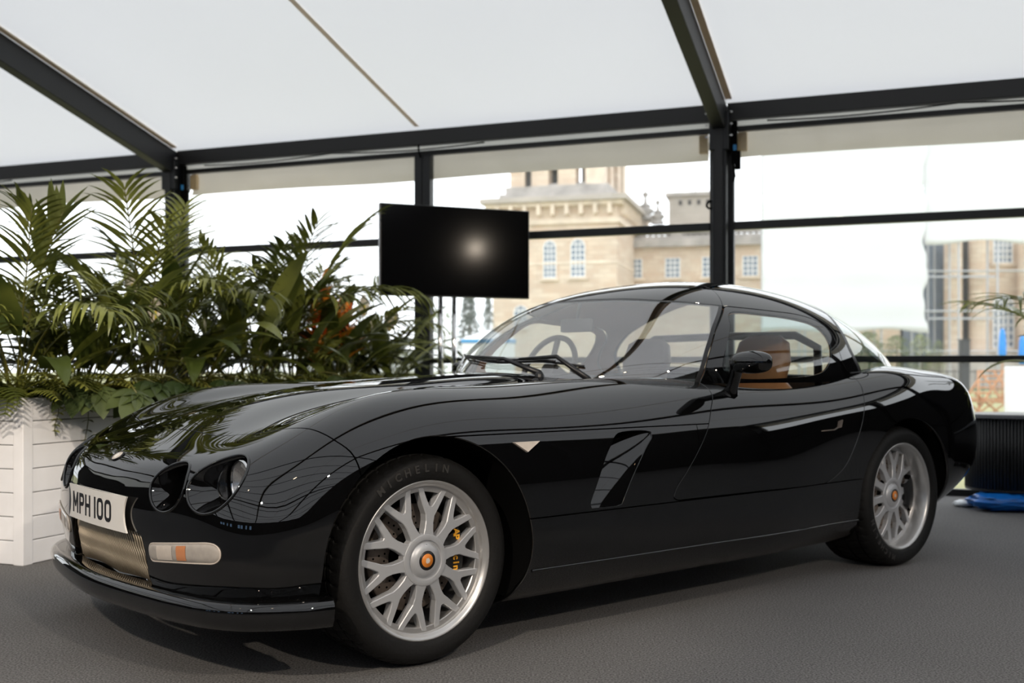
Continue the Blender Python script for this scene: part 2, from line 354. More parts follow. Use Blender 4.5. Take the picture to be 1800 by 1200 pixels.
# ---- lower body
B=body_grid(230,130)
full=np.concatenate([B,(B*[1,-1,1])[:,-2::-1]],axis=1)
body=grid_mesh(full)
if body[1][len(body[1])//2*0+full.shape[1]*100+40]@(full[100,40]-np.array([full[100,40,0],0,.5]))<0: body=grid_mesh(full,True)
nvf=full.shape[1]; body[1][:nvf]=(-1,0,0); body[1][-nvf:]=(1,0,0)
ay=lambda P:np.abs(P[:,1])
SEAM=([0,.30,.36,.42,.5,.6,.7,.8,.84,.9],[-.472,-.468,-.45,-.422,-.40,-.385,-.36,-.322,-.291,-.25])
DOOR=np.r_[crom([(1.36,.89),(1.357,.827),(1.303,.762),(1.26,.695),(1.194,.616),(1.119,.536),(1.068,.487),(1.046,.446)],6,False),
  crom([(1.07,.436),(1.6,.434),(1.95,.432),(2.06,.442),(2.177,.496),(2.24,.579),(2.284,.665),(2.324,.751),(2.348,.813),(2.369,.869),(2.37,1.0)],8,False),[(1.36,1.0)]]
VENT=crom([(.785,.697),(.74,.66),(.701,.61),(.655,.52),(.622,.45),(.66,.442),(.765,.442),(.785,.46),(.835,.54),(.903,.63),(.95,.692)],5)
LAMPS=((.618,.588,.086,.081),(.437,.570,.083,.072))
ARCH=((-.012,.335,.382),(2.68,.33,.362))
GR=crom([(.275,.425),(.325,.40),(.335,.30),(.315,.262),(.0,.250),(-.315,.262),(-.335,.30),(-.325,.40),(-.275,.425),(0,.425)],6)
def f_arch(P):
    d=np.full(len(P),9.)
    for x,z,r in ARCH: d=np.minimum(d,np.where(ay(P)>.5,np.hypot(P[:,0]-x,P[:,2]-z)-r,9.))
    return d
def f_cabin(P): return np.where((P[:,2]>.7)&(P[:,0]>.84)&(P[:,0]<3.36),ay(P)-canopy_w(P[:,0])+.006,9.)
def f_lamp(P):
    d=np.full(len(P),9.)
    for y,z,a,b in LAMPS: d=np.minimum(d,np.where(P[:,0]<-.3,(np.hypot((ay(P)-y)/a,(P[:,2]-z)/b)-1)*min(a,b),9.))
    return d
def f_grille(P): return np.where(P[:,0]<-.5,-sdf(GR,P[:,1],P[:,2]),9.)
liner=offset(body,.014)
for f in (f_arch,f_cabin,f_lamp,f_grille): body=clip(body,f(body[0])); liner=clip(liner,f(liner[0])-.002)
liner=clip(liner,np.where(ay(liner[0])>.4,-sdf(VENT,liner[0][:,0],liner[0][:,2])-.004,9.))
panel('inner_shell',liner,'matte',CAR,0)
nose,rest=cut(body,lambda P:pchip(*SEAM,np.minimum(ay(P),.9))-P[:,0])
door,rest=cut(rest,lambda P:np.where(ay(P)>.5,sdf(DOOR,P[:,0],P[:,2]),-9.))
bonnet,rest=cut(rest,lambda P:np.where(P[:,0]<-.05,1.,np.minimum(P[:,2]-.711,1.363-P[:,0])))
sill,rest=cut(rest,lambda P:np.minimum(np.minimum(.432-P[:,2],P[:,0]-0.0),2.68-P[:,0]))
wing,rear=cut(rest,lambda P:1.2-P[:,0])
wing=clip(wing,np.where(ay(wing[0])>.4,-sdf(VENT,wing[0][:,0],wing[0][:,2]),9.))
panel('nose_panel',nose,'paint',CAR); panel('bonnet',bonnet,'paint',CAR)['label']='long black bonnet with two channels and a raised middle'
panel('rear_body',rear,'paint',CAR); panel('sill_panel',sill,'paint',CAR)
for s in (1,-1):
    panel('door',clip(door,s*door[1-1][:,1]),'paint',CAR)
    panel('wing_panel',clip(wing,s*wing[0][:,1]),'paint',CAR)
# surface lookup on the near side: y at (x,z)
def lsq(a,b,v,n=14):
    d=a*a+b*b; i=np.argpartition(d,n)[:n]; a,b,v=a[i],b[i],v[i]; s=math.sqrt(float(d[i].max()))+1e-6; w=np.exp(-d[i]/(s*s)*1.5)
    A=np.c_[np.ones(n),a/s,b/s]; c=np.linalg.lstsq(A*w[:,None],v*w,rcond=None)[0]; return float(c[0])
def ysurf(x,z,dense=full[:,:131]):
    Q=dense.reshape(-1,3); Q=Q[(Q[:,2]>.15)&(Q[:,1]>.3)]; return lsq(Q[:,0]-x,Q[:,2]-z,Q[:,1])
def xsurf(y,z):
    Q=full[:70].reshape(-1,3); return lsq(Q[:,1]-y,Q[:,2]-z,Q[:,0])
def cb(mb):                                           # design (near +y) -> car local
    mb.v=[(x,-y,z) for x,y,z in mb.v]; mb.f=[f[::-1] for f in mb.f]; return mb
def both(fn,name,mt,parent=None,**k):
    """fn(side) fills an MB in near-side design coordinates"""
    r=[]
    for s in (1,-1):
        mb=fn(MB()); mb.v=[(x,-y*s,z) for x,y,z in mb.v]
        if s==1: mb.f=[f[::-1] for f in mb.f]
        r.append(mb.build(name,mt,parent or CAR,**k))
    return r
# ---- wheel housings
for x0,z0,r0 in ARCH:
    def wh(mb,x0=x0,z0=z0,r0=r0):
        A=np.linspace(-.45,math.pi+.45,40); G=[[(x0+(r0+.004)*math.cos(a),y,z0+(r0+.004)*math.sin(a)) for y in np.linspace(.46,.87,6)] for a in A]
        for row in G:
            for k,p in enumerate(row): row[k]=(p[0],min(p[1],ysurf(p[0],max(p[2],.2))-.012),p[2])
        mb.grid(G); n=len(A); mb.add([(p[0][0],.46,p[0][2]) for p in G],[tuple(range(n))]); return mb
    both(wh,'wheel_housing','matte',smooth=True)
# ---- vent scoop behind the front wheel
def scoop(mb):
    rows=[]
    for z in np.linspace(.438,.700,14):
        k=(z-.438)/.262; xr=.772+.205*k-.02*k*(1-k)*4*.6; xf=xr-.20
        rows.append([(xr-(xr-xf)*t,ysurf(xr-(xr-xf)*t,z)-.002-.085*t**1.35,z) for t in np.linspace(0,1,12)])
    return mb.grid(rows)
both(scoop,'vent_scoop','paint',smooth=True)
# ---- headlamps
for li,(y,z,a,b) in enumerate(LAMPS):
    for s in (1,-1):
        t=np.linspace(0,2*math.pi,49)[:-1]; rim=[(xsurf(y+a*math.cos(q),z+b*math.sin(q)),y+a*math.cos(q),z+b*math.sin(q)) for q in t]
        xb=max(p[0] for p in rim)+(.012 if li==0 else .07); xl=xb-.02
        fl=lambda mb:(setattr(mb,'v',[(p[0],-p[1]*s,p[2]) for p in mb.v]),mb)[1]
        H=empty('headlamp',(0,0,0),0,CAR)
        rows=[]
        for k in np.linspace(0,1,8):
            sc=1-.22*k**.7; rows.append([((1-k)*p[0]+k*xb+.0015*(k==0),y+(p[1]-y)*sc*1.004,z+(p[2]-z)*sc*1.004) for p in rim+rim[:1]])
        fl(MB().grid(rows)).build('lamp_bucket','paint',H,smooth=True)
        yl=y+.010 if li==0 else y; rl=.059 if li==0 else .05
        fl(MB().lathe([(0,.018),(rl*.6,.014),(rl,-.004)],32,'x',(xl,yl,z+.004))).build('reflector','reflector' if li==0 else 'trim',H,smooth=True)
        fl(MB().lathe([(0,-.012),(rl*.5,-.0108),(rl*.8,-.008),(rl*.98,-.004)],32,'x',(xl,yl,z+.004))).build('lens','lens',H,smooth=True)
        fl(MB().lathe([(rl*.97,-.006),(rl*1.05,-.010),(rl*1.10,-.004),(rl*1.08,.01),(rl*.97,.01)],32,'x',(xl,yl,z+.004),True)).build('lamp_rim','chrome' if li==0 else 'trim',H,smooth=True)
        fl(MB().tube([(p[0]-.001,p[1],p[2]) for p in rim+rim[:1]],.0045,6,False)).build('lamp_edge','paint',H,smooth=True)
# ---- grille, lower lip, plate, badge, indicators
g=MB()
for y in np.linspace(-.40,.33,46):
    for lean in (1,):
        P=[]
        for z in np.linspace(.246,.432,15):
            yy=y+.30*(.43-z)+.0022*math.sin((z-.25)/.0235*math.pi+1)-.9*max(0,.285-z); P.append((max(xsurf(yy,z),-.73)+.018+.01*abs(yy)+.035*(.34-z)*(z<.30),yy,z))
        P=[q for q in P if abs(q[1])<.335]
        if len(P)>2: g.tube(P,.0034,5,False)
tag(cb(g).build('grille','gold',CAR,smooth=True),'fine wavy wire mesh grille',kind='stuff')
gb=MB(); gb.grid([[(-.60,y,z) for z in (.23,.44)] for y in (-.36,.36)]); cb(gb).build('grille_backing','matte',CAR)
gr=MB()
gr.grid([[(xsurf(p[0],p[1])+d,p[0]*(1-.02*(d>0)),p[1]) for p in np.r_[GR,GR[:1]]] for d in (.001,.03,.07)]); cb(gr).build('grille_surround','paint',CAR,smooth=True)
LP=[(-.372,.862),(-.44,.846),(-.53,.80),(-.60,.742),(-.655,.645),(-.692,.51),(-.713,.39),(-.732,.24),(-.744,.10)]
LP=crom(LP+[(-.747,0)]+[(x,-y) for x,y in LP[::-1]],8,False)
d=np.gradient(LP,axis=0); nn=np.c_[-d[:,1],d[:,0]]; nn/=np.linalg.norm(nn,axis=1,keepdims=True)
if nn[len(nn)//2][0]>0: nn=-nn
pr=[(-.05,.270),(-.012,.272),(.008,.268),(.020,.257),(.024,.240),(.018,.212),(.004,.190),(-.03,.182),(-.09,.186)]
lip=MB().grid([[(p[0]+n[0]*o,p[1]+n[1]*o,z) for o,z in pr] for p,n in zip(LP,nn)])
cb(lip).build('front_lip','paint',CAR,smooth=True)['label']='rounded black lower lip under the nose'
NP=empty('number_plate',(0,0,0),0,CAR); NP['label']='white number plate reading MPH 100'
px=lambda y:-.7425+.14*y*y
R_=[(-.26,.530),(.255,.530)]+[(.262,.527),(.262,.522),(.247,.502),(.240,.476),(.243,.452),(.262,.428),(.263,.422),(.258,.419)]+[(-.258,.419),(-.263,.422),(-.262,.428),(-.243,.452),(-.240,.476),(-.247,.502),(-.262,.522),(-.263,.527)]
pl=MB(); nz=24
ys=np.linspace(-.263,.263,40)
def edge(zv): return .24+.022*min(1,abs((zv-.4745)/.0555))**2
rows_f=[];rows_b=[]
for zv in np.linspace(.419,.530,nz):
    e=edge(zv); rows_f.append([(px(q*e)-.0025,q*e,zv) for q in np.linspace(-1,1,30)]); rows_b.append([(px(q*e)+.0025,q*e,zv) for q in np.linspace(1,-1,30)])
G=[rf+rb+rf[:1] for rf,rb in zip(rows_f,rows_b)]
pl.grid(G); 
pl.add([(px(q*.262)+o,q*.262,zv) for zv in (.419,.530) for o in (-.0025,.0025) for q in (-1,1)],[(0,1,3,2),(4,6,7,5)])
cb(pl).build('plate_face','plate',NP,angle=40)
def stroke(mb,P,w,closed=False):
    P=np.asarray(P,float); n=len(P); 
    t=np.array([P[(i+1)%n]-P[i-1] if closed else P[min(i+1,n-1)]-P[max(i-1,0)] for i in range(n)]); t/=np.linalg.norm(t,axis=1,keepdims=True); q=np.c_[-t[:,1],t[:,0]]*w/2
    L,Rr=P+q,P-q; pts=np.r_[L,Rr]; V=[(px(a)-.0034,a,b) for a,b in pts]+[(px(a)-.0020,a,b) for a,b in pts]
    F=[]
    for i in range(n if closed else n-1):
        j=(i+1)%n; F+=[(i,j,n+j,n+i),(2*n+i,3*n+i,3*n+j,2*n+j),(i,2*n+i,2*n+j,j),(n+i,n+j,3*n+j,3*n+i)]
    mb.add(V,F)
zb,zt,w=.440,.509,.0125
def rr(a,b,c,d,r=.014):
    out=[]
    for cx,cz,a0 in((b-r,d-r,0),(a+r,d-r,90),(a+r,c+r,180),(b-r,c+r,270)):
        out+=[(cx+r*math.cos(math.radians(a0+k*15)),cz+r*math.sin(math.radians(a0+k*15))) for k in range(7)]
    return out
y0=-.213; h=w/2
L=[]
def letter(strokes):
    mb=MB()
    for P,cl in strokes: stroke(mb,P,w,cl)
    cb(mb).build('letter','blackink',NP)
letter([([(y0+h,zb),(y0+h,zt)],0),([(y0+.060-h,zb),(y0+.060-h,zt)],0),([(y0+h,zt-.002),(y0+.030,zb+.022)],0),([(y0+.060-h,zt-.002),(y0+.030,zb+.022)],0)]); y0+=.073
letter([([(y0+h,zb),(y0+h,zt)],0),([(y0+h,zt-h)]+[(y0+.032+.0125*math.cos(math.radians(a)),zt-h-.0145+.0145*math.sin(math.radians(a))) for a in range(90,-91,-15)]+[(y0+h,zt-h-.029)],0)]); y0+=.062
letter([([(y0+h,zb),(y0+h,zt)],0),([(y0+.050-h,zb),(y0+.050-h,zt)],0),([(y0+h,.4745),(y0+.05-h,.4745)],0)]); y0+=.086
letter([([(y0+h,zb),(y0+h,zt)],0)]); y0+=.026
for _ in range(2):
    letter([(rr(y0+h,y0+.052-h,zb+h,zt-h),1)]); y0+=.065
# nose badge
def on_nose(y,x):
    Q=full[:90,70:190].reshape(-1,3); return float(Q[np.argmin((Q[:,0]-x)**2+(Q[:,1]-y)**2),2])
bz=on_nose(0,-.666); sl=math.atan2(on_nose(0,-.64)-on_nose(0,-.69),.05)
BG=empty('nose_badge',(-.666,0,bz),0,CAR); BG.rotation_euler=(0,-sl,0)
bm=MB(); bm.lathe([(0,.004),(.6,.0038),(.9,.0025),(1,-.002)],32); bm.v=[(x*.021,y*.030,z) for x,y,z in bm.v]; bm.build('badge_face','marker',BG,smooth=True)
bm=MB(); bm.lathe([(.95,-.001),(.98,.004),(1.06,.004),(1.1,-.002)],32,closed=True); bm.v=[(x*.021,y*.030,z) for x,y,z in bm.v]; bm.build('badge_ring','trim',BG,smooth=True)
bm=MB(); bm.prism([(-.008,-.008),(.004,-.010),(.010,0),(.004,.010),(-.008,.008),(-.011,0)],.0035,.0046); bm.build('crest','plate',BG)
# indicators
def ind(sy,za,zc,inset,y0=.362,y1=.690):
    rows=[]
    for q0 in np.linspace(0,math.pi,24):
        y=y0+(y1-y0)*(.5-.5*math.cos(q0)); k=(y-y0)/(y1-y0); top=za+.028*min(1,k*1.2); bot=zc+.027*k
        e=min((y-y0)/.02,(y1-y)/.035,1); e=math.sqrt(max(0,1-(1-e)**2)); mid=(top+bot)/2; hh=(top-bot)/2*(.12+.88*e)
        rows.append([(xsurf(y,mid+hh*q)-inset*(1-q**4)*min(1,e+.2)-.001,y,mid+hh*q) for q in np.linspace(-1,1,9)])
    return rows
for s in (1,-1):
    I=empty('indicator',(0,0,0),0,CAR)
    fl=lambda mb:(setattr(mb,'v',[(p[0],-p[1]*s,p[2]) for p in mb.v]),mb)[1]
    fl(MB().grid(ind(0,.399,.345,.007))).build('indicator_lens','indlens',I,smooth=True)
    rs=ind(0,.399,.345,.006); loop=[r[0] for r in rs]+[r[-1] for r in rs[::-1]]; loop.append(loop[0])
    fl(MB().tube([(p[0]-.001,p[1],p[2]) for p in loop],.0022,6,False)).build('indicator_rim','marker',I,smooth=True)
    fl(MB().grid([[(p[0]-.0015,p[1],p[2]) for p in r[1:-1]] for r in ind(0,.399,.345,.007)[11:14]])).build('amber_section','amber',I,smooth=True)
    fl(MB().grid([[(p[0]-.0012,p[1],p[2]) for p in r[1:-1]] for r in ind(0,.399,.345,.007)[6:11]])).build('white_section','marker',I,smooth=True)
# side marker on the wing
def smk(mb):
    tri=[(.288,.683),(.407,.683),(.345,.648)]; c=np.mean(tri,axis=0)
    pts=crom([tuple(np.array(a)*.93+c*.07) for a in tri for _ in (0,)],1)
    V=[(x,ysurf(x,z)+.001,z) for x,z in tri]+[(x*.9+c[0]*.1,ysurf(x,z)+.008,z*.9+c[1]*.1) for x,z in tri]
    return mb.add(V,[(3,4,5),(0,1,4,3),(1,2,5,4),(2,0,3,5)])
both(smk,'side_marker','marker')
# door handle recess, filler oval, sill strip
def hnd(mb): return mb.tube([(1.985,ysurf(1.985,.657)+.001,.657),(2.08,ysurf(2.08,.659)+.002,.659),(2.105,ysurf(2.1,.668)+.002,.668)],.0028,6)
both(hnd,'handle_lip','disc',smooth=True)
def hnd2(mb):
    tri=[(2.100,.664),(2.135,.668),(2.150,.700),(2.140,.700),(2.112,.694)]
    V=[(x,ysurf(x,z)+.0015,z) for x,z in tri]+[(x,ysurf(x,z)-.003,z) for x,z in tri]; n=5
    return mb.add(V,[tuple(range(n)),tuple(range(2*n-1,n-1,-1))]+[(i,(i+1)%n,n+(i+1)%n,n+i) for i in range(n)])
both(hnd2,'door_handle','disc')
def strip(mb):
    X=np.linspace(.375,2.36,60); return mb.tube([(x,ysurf(x,.258-.012*(x-.37)/1.9)+.0005,.258-.012*(x-.37)/1.9) for x in X],.0055,8)
both(strip,'sill_strip','paint',smooth=True)
def oval(mb):
    P=[]
    for a in np.linspace(0,2*math.pi,33):
        x,z0=2.44+.085*math.cos(a),0; yv=.775+.022*math.sin(a)
        Q=full[:,90:131].reshape(-1,3); i=np.argmin((Q[:,0]-x)**2+(Q[:,1]-yv)**2); P.append((x,yv,Q[i,2]+.0005))
    return mb.tube(P,.0025,6,False)
both(oval,'filler_oval','trim',smooth=True)
# ---- upper body: one blister cut into screens, frames and roof
C=canopy_grid(200,121); can=grid_mesh(C)
k=C.shape[1]*100+60
if can[1][k][2]<0: can=grid_mesh(C,True)
can=clip(can,can[0][:,2]-.862)
AL=([.80,.882,.972,1.078,1.188,1.4],[1.34,1.376,1.422,1.519,1.689,2.1])
HD=([0,.12,.27,.397,.494,.557,.593,.66,.9],[1.405,1.409,1.434,1.477,1.547,1.62,1.689,1.84,2.6])
RG=([0,.346,.454,.539,.593,.62,.9],[1.90,1.854,1.802,1.74,1.689,1.66,1.4])
DT=np.array(list(crom([(1.30,.80),(1.376,.882),(1.422,.972),(1.519,1.078),(1.689,1.186)],6,False))+list(crom([(1.70,1.186),(1.765,1.182),(1.965,1.171),(2.122,1.162),(2.245,1.136),(2.297,1.085),(2.290,1.017),(2.30,.94),(2.38,.86),(2.40,.80)],6,False)))
SG=crom([(1.682,1.158),(1.867,1.156),(2.083,1.140),(2.205,1.111),(2.236,1.047),(2.199,.965),(2.12,.908),(1.992,.889),(1.769,.881),(1.58,.880),(1.507,.894),(1.472,.930),(1.520,1.010),(1.60,1.09)],6)
HQ=([.80,.93,.95,1.02,1.11,1.165,1.2,1.4],[2.47,2.43,2.415,2.385,2.405,2.445,2.47,2.55])
ws,rest=cut(can,lambda P:np.minimum(pchip(*AL,np.clip(P[:,2],.8,1.4))-P[:,0],pchip(*HD,np.minimum(ay(P),.9))-P[:,0]),.003)
fws=lambda P:np.minimum(pchip(*AL,np.clip(P[:,2],.8,1.4))-P[:,0],pchip(*HD,np.minimum(ay(P),.9))-P[:,0])
glass=clip(ws,fws(ws[0])-.021); frit=clip(ws,.021-fws(ws[0]))
panel('windscreen',glass,'wsglass',CAR,0)['label']='raked wraparound windscreen'; panel('windscreen_border',frit,'trim',CAR,.006)
df,rest=cut(rest,lambda P:np.where(ay(P)>.3,sdf(DT,P[:,0],P[:,2]),-9.))
sg,fr=cut(df,lambda P:sdf(SG,P[:,0],P[:,2]),.0005)
hatch,rest=cut(rest,lambda P:P[:,0]-pchip(*HQ,np.clip(P[:,2],.8,1.4)),.002)
fh=lambda P:P[:,0]-pchip(*HQ,np.clip(P[:,2],.8,1.4))
hg=clip(hatch,fh(hatch[0])-.03); hb=clip(hatch,.03-fh(hatch[0]))
roof,rooff=cut(rest,lambda P:P[:,0]-pchip(*RG,np.minimum(ay(P),.9)),.0018)
panel('rear_roof_panel',roof,'paint',CAR); panel('front_roof_panel',rooff,'paint',CAR)
panel('rear_glass',hg,'sideglass',CAR,0); panel('rear_glass_border',hb,'trim',CAR,.006)
panel('roof_lining',inner(clip(roof,roof[0][:,2]-.9),.018),'tan',CAR,0); panel('front_roof_lining',inner(rooff,.012),'cream',CAR,0)
for s in (1,-1):
    panel('door_window',clip(sg,s*sg[0][:,1]),'sideglass',CAR,0)
    panel('window_frame',clip(fr,s*fr[0][:,1]),'trim' if 0 else 'paint',CAR,.008)
    a=clip(fr,s*fr[0][:,1]); panel('window_frame_lining',inner(clip(a,a[0][:,2]-.88),.012),'tan',CAR,0)
def csurf(x,y):
    w=float(canopy_w(np.array([x]))[0]); h=float(canopy_t(np.array([x]))[0])-CZ; return CZ+h*max(0,1-(abs(y)/w)**PEX)**(1/PEX)
# ---- cabin
tub=full; tb=grid_mesh(full); 
if (tb[1][full.shape[1]*100+40]@(full[100,40]-np.array([full[100,40,0],0,.5])))<0: tb=grid_mesh(full,True)
tb=clip(tb,np.minimum(np.minimum(tb[0][:,0]-1.0,2.95-tb[0][:,0]),np.minimum(tb[0][:,2]-.2,.88-tb[0][:,2])))
tb=clip(tb,f_arch(tb[0])-.03); panel('cabin_trim',inner(tb,.05),'tan',CAR,0)
ds=MB(); ds.grid([[(x,y*wd,z-.05*abs(y)**3) for y in np.linspace(-1,1,24)] for x,wd,z in((.96,.28,.885),(1.06,.44,.895),(1.2,.60,.90),(1.32,.66,.895),(1.38,.69,.87),(1.40,.70,.80),(1.40,.70,.60))])
cb(ds).build('dashboard','dash',CAR,smooth=True)
bn=MB(); bn.add([(1.0,-.72,.30),(2.9,-.72,.30),(2.9,.72,.30),(1.0,.72,.30)],[(0,1,2,3)]); bn.add([(2.5,-.68,.86),(3.25,-.45,.86),(3.25,.45,.86),(2.5,.68,.86),(2.5,-.68,.3),(2.5,.68,.3)],[(0,1,2,3),(0,3,5,4)])
cb(bn).build('cabin_floor','dash',CAR)
def pad(mb,P,Wd,Th,z0=0):
    """cushion-like slab swept along P [(x,z)], widths Wd, thickness Th, around y=0"""
    n=20; rows=[]
    for i,(p,wv,th) in enumerate(zip(P,Wd,Th)):
        a=np.array(P[max(i-1,0)]);b=np.array(P[min(i+1,len(P)-1)]); t=(b-a)/np.linalg.norm(b-a); q=np.array([-t[1],t[0]])
        row=[]
        for k in range(n+1):
            an=2*math.pi*k/n; cy,cz=math.cos(an),math.sin(an); yy=np.sign(cy)*abs(cy)**.7*wv; tt=np.sign(cz)*abs(cz)**.7*th
            row.append((p[0]+q[0]*tt,yy,p[1]+q[1]*tt))
        rows.append(row)
    rows=[[tuple(np.mean(rows[0],0))]*(n+1)]+rows+[[tuple(np.mean(rows[-1],0))]*(n+1)]
    return mb.grid(rows)
for s in (1,-1):
    st=empty('seat',(1.93,-.37*s,.30),0,CAR)
    pad(MB(),[(-.30,.16),(-.26,.17),(0,.14),(.22,.12),(.25,.12)],[.17,.23,.24,.23,.18],[.05,.075,.08,.08,.05]).build('seat_cushion','tan',st,smooth=True)
    pad(MB(),[(.15,.10),(.17,.16),(.24,.36),(.30,.52),(.315,.56)],[.17,.23,.24,.20,.15],[.06,.075,.08,.06,.035]).build('backrest','tan',st,smooth=True)
    pad(MB(),[(.300,.53),(.305,.56),(.325,.66),(.345,.745),(.350,.775)],[.10,.14,.155,.135,.09],[.03,.05,.055,.045,.02]).build('headrest','tan' if s==1 else 'cream',st,smooth=True)
sw=empty('steering_wheel',(1.56,.37,.91),0,CAR); sw.rotation_euler=(0,math.radians(-68),0)
MB().lathe([(.175+.014*math.cos(a),.014*math.sin(a)) for a in np.linspace(0,2*math.pi,10)[:-1]],40,'z',closed=True).build('wheel_rim','dash',sw,smooth=True)
m_=MB(); [m_.span((0,0,-.01),(.17*math.cos(a),.17*math.sin(a),0),.03,.012) for a in (0,2.1,-2.1)]; m_.lathe([(0,.012),(.045,.01),(.05,-.02),(.02,-.2),(0,-.2)],20); m_.build('wheel_spokes','dash',sw,angle=40)
rv=empty('rear_view_mirror',(1.40,0,1.115),0,CAR)
mm=MB(); pad(mm,[(0,-.030),(0,-.026),(0,.026),(0,.030)],[.09,.105,.105,.09],[.010,.014,.014,.010]); mm.build('mirror_body','dash',rv,smooth=True); MB().tube([(0,0,.02),(.02,0,.105)],.007).build('mirror_stalk','dash',rv,smooth=True)
MB().tube([(2.38,-.60,.80),(2.40,-.58,1.02),(2.41,-.45,1.08),(2.42,0,1.085),(2.41,.45,1.08),(2.40,.58,1.02),(2.38,.60,.80)],.02,10).build('roll_hoop','trim',CAR,smooth=True)
# ---- door mirrors
for s in (1,-1):
    dm=empty('door_mirror',(1.42 if s==1 else 1.50,-.95*s,.945 if s==1 else .92),0,CAR); rows=[]
    for k in np.linspace(0,math.pi,19):
        yy=-.093*math.cos(k); rr_=math.sin(k)**.55
        rows.append([(.045*rr_*math.cos(a)*(1 if math.cos(a)<0 else .55),-yy*s,.044*rr_*np.sign(math.sin(a))*abs(math.sin(a))**.8) for a in np.linspace(0,2*math.pi,25)])
    hb_=MB().grid(rows); hb_.build('mirror_housing','paint',dm,smooth=True)
    gl=MB().lathe([(0,.0),(1,0)],24,'x'); gl.v=[(.0255,y*.075,z*.034) for x,y,z in gl.v]; gl.build('mirror_face','mirrorglass',dm)
    ar=MB(); P=[(.055,.145,-.128),(.05,.135,-.10),(.03,.098,-.035),(.015,.075,.0)]
    ar.tube([(a,b*s,c) for a,b,c in P],[.030,.025,.026,.030],14); ar.build('mirror_arm','paint',dm,smooth=True)
    ft=MB(); ft.lathe([(0,.012),(.7,.009),(1,0)],24); ft.v=[(x*.055,y*.024,z) for x,y,z in ft.v]; ft.build('mirror_foot','trim',dm,smooth=True,loc=(.055,.142*s,-.128),rot=(.75*s,0,0))
# ---- wipers
def wline(pts,lift): return [(x,-y,csurf(x,y)+lift) for x,y in pts]
def wxy(y,off): # a line lying across the screen base
    return pchip([-.9,-.6,-.45,-.3,0,.3,.5,.9],[1.5,1.16,1.045,.965,.90,.965,1.075,1.5],np.array([y]))[0]+off
for n_,(ya,yb,off,py) in enumerate(((-.46,.12,.035,.27),(-.12,.42,.02,.46))):
    wp=empty('wiper',(0,0,0),0,CAR)
    yy=np.linspace(ya,yb,16); pts=[(float(wxy(y,off+.03*(1-(y-ya)/(yb-ya)))),y) for y in yy]
    MB().tube(wline(pts,.012),.0055,6).build('wiper_blade','trim',wp,smooth=True)
    MB().tube([(a,b,c+.012) for a,b,c in wline([(p[0]-.012,p[1]) for p in pts[3:-3]],.018)],.0045,6).build('blade_frame','trim',wp,smooth=True)
    ym=(ya+yb)/2; am=float(wxy(ym,off))
    MB().tube([(am-.01,-ym,csurf(am,ym)+.034),(float(wxy((ym+py)/2,.03)),-(ym+py)/2,csurf(float(wxy((ym+py)/2,.03)),(ym+py)/2)+.034),(float(wxy(py,-.02)),-py,csurf(float(wxy(py,-.02)),py)+.018)],[.006,.009,.013],8).build('wiper_arm','trim',wp,smooth=True)
    MB().lathe([(0,.012),(.012,.010),(.018,0),(.018,-.03)],16,'z',(float(wxy(py,-.02)),-py,csurf(float(wxy(py,-.02)),py)+.012)).build('wiper_pivot','trim',wp,smooth=True)
for s in (1,-1):
    MB().lathe([(0,.012),(.010,.010),(.014,0),(.014,-.02)],12,'z',(.80,-.40*s,on_nose(.40,.80) if 0 else .872)).build('washer_jet','trim',CAR,smooth=True)
# ---- wheels: axis Y, outside face towards -Y
def lt(prof): return [(r,-o) for r,o in prof]
TY={}
def tyre_mesh(wd):
    b=wd; prof=[(.243,-.012),(.250,.004),(.262,.011),(.285,.015),(.303,.011),(.314,-.001),(.3205,-.014),(.3245,-.030)]
    tread=[(.3255,-.034),(.3262,-b*.20),(.3185,-b*.205),(.3185,-b*.235),(.3265,-b*.24),(.3268,-b*.46),(.319,-b*.465),(.319,-b*.505),(.3268,-b*.51),(.3262,-b*.74),(.3185,-b*.745),(.3185,-b*.775),(.326,-b*.78),(.3250,-b*.93)]
    inn=[(.318,-b*.97),(.30,-b-.005),(.26,-b),(.243,-b+.02)]
    P=prof+tread+inn; n=288; V=[];F=[]; m=len(P)
    for kx in range(n):
        a=2*math.pi*kx/n
        for i,(r,o) in enumerate(P):
            rr2=r-(.0045 if (kx%6==0 and len(prof)-2<=i<len(prof)+len(tread) and r>.3195) else 0); V.append((rr2*math.cos(a+.04*math.sin(o*30)*(i>=len(prof))),-o,rr2*math.sin(a+.04*math.sin(o*30)*(i>=len(prof)))))
    for kx in range(n):
        for i in range(m-1): F.append((kx*m+i,kx*m+i+1,((kx+1)%n)*m+i+1,((kx+1)%n)*m+i))
    me=mesh_from('tyre',V,F,'rubber'); me.set_sharp_from_angle(angle=math.radians(50)); return me
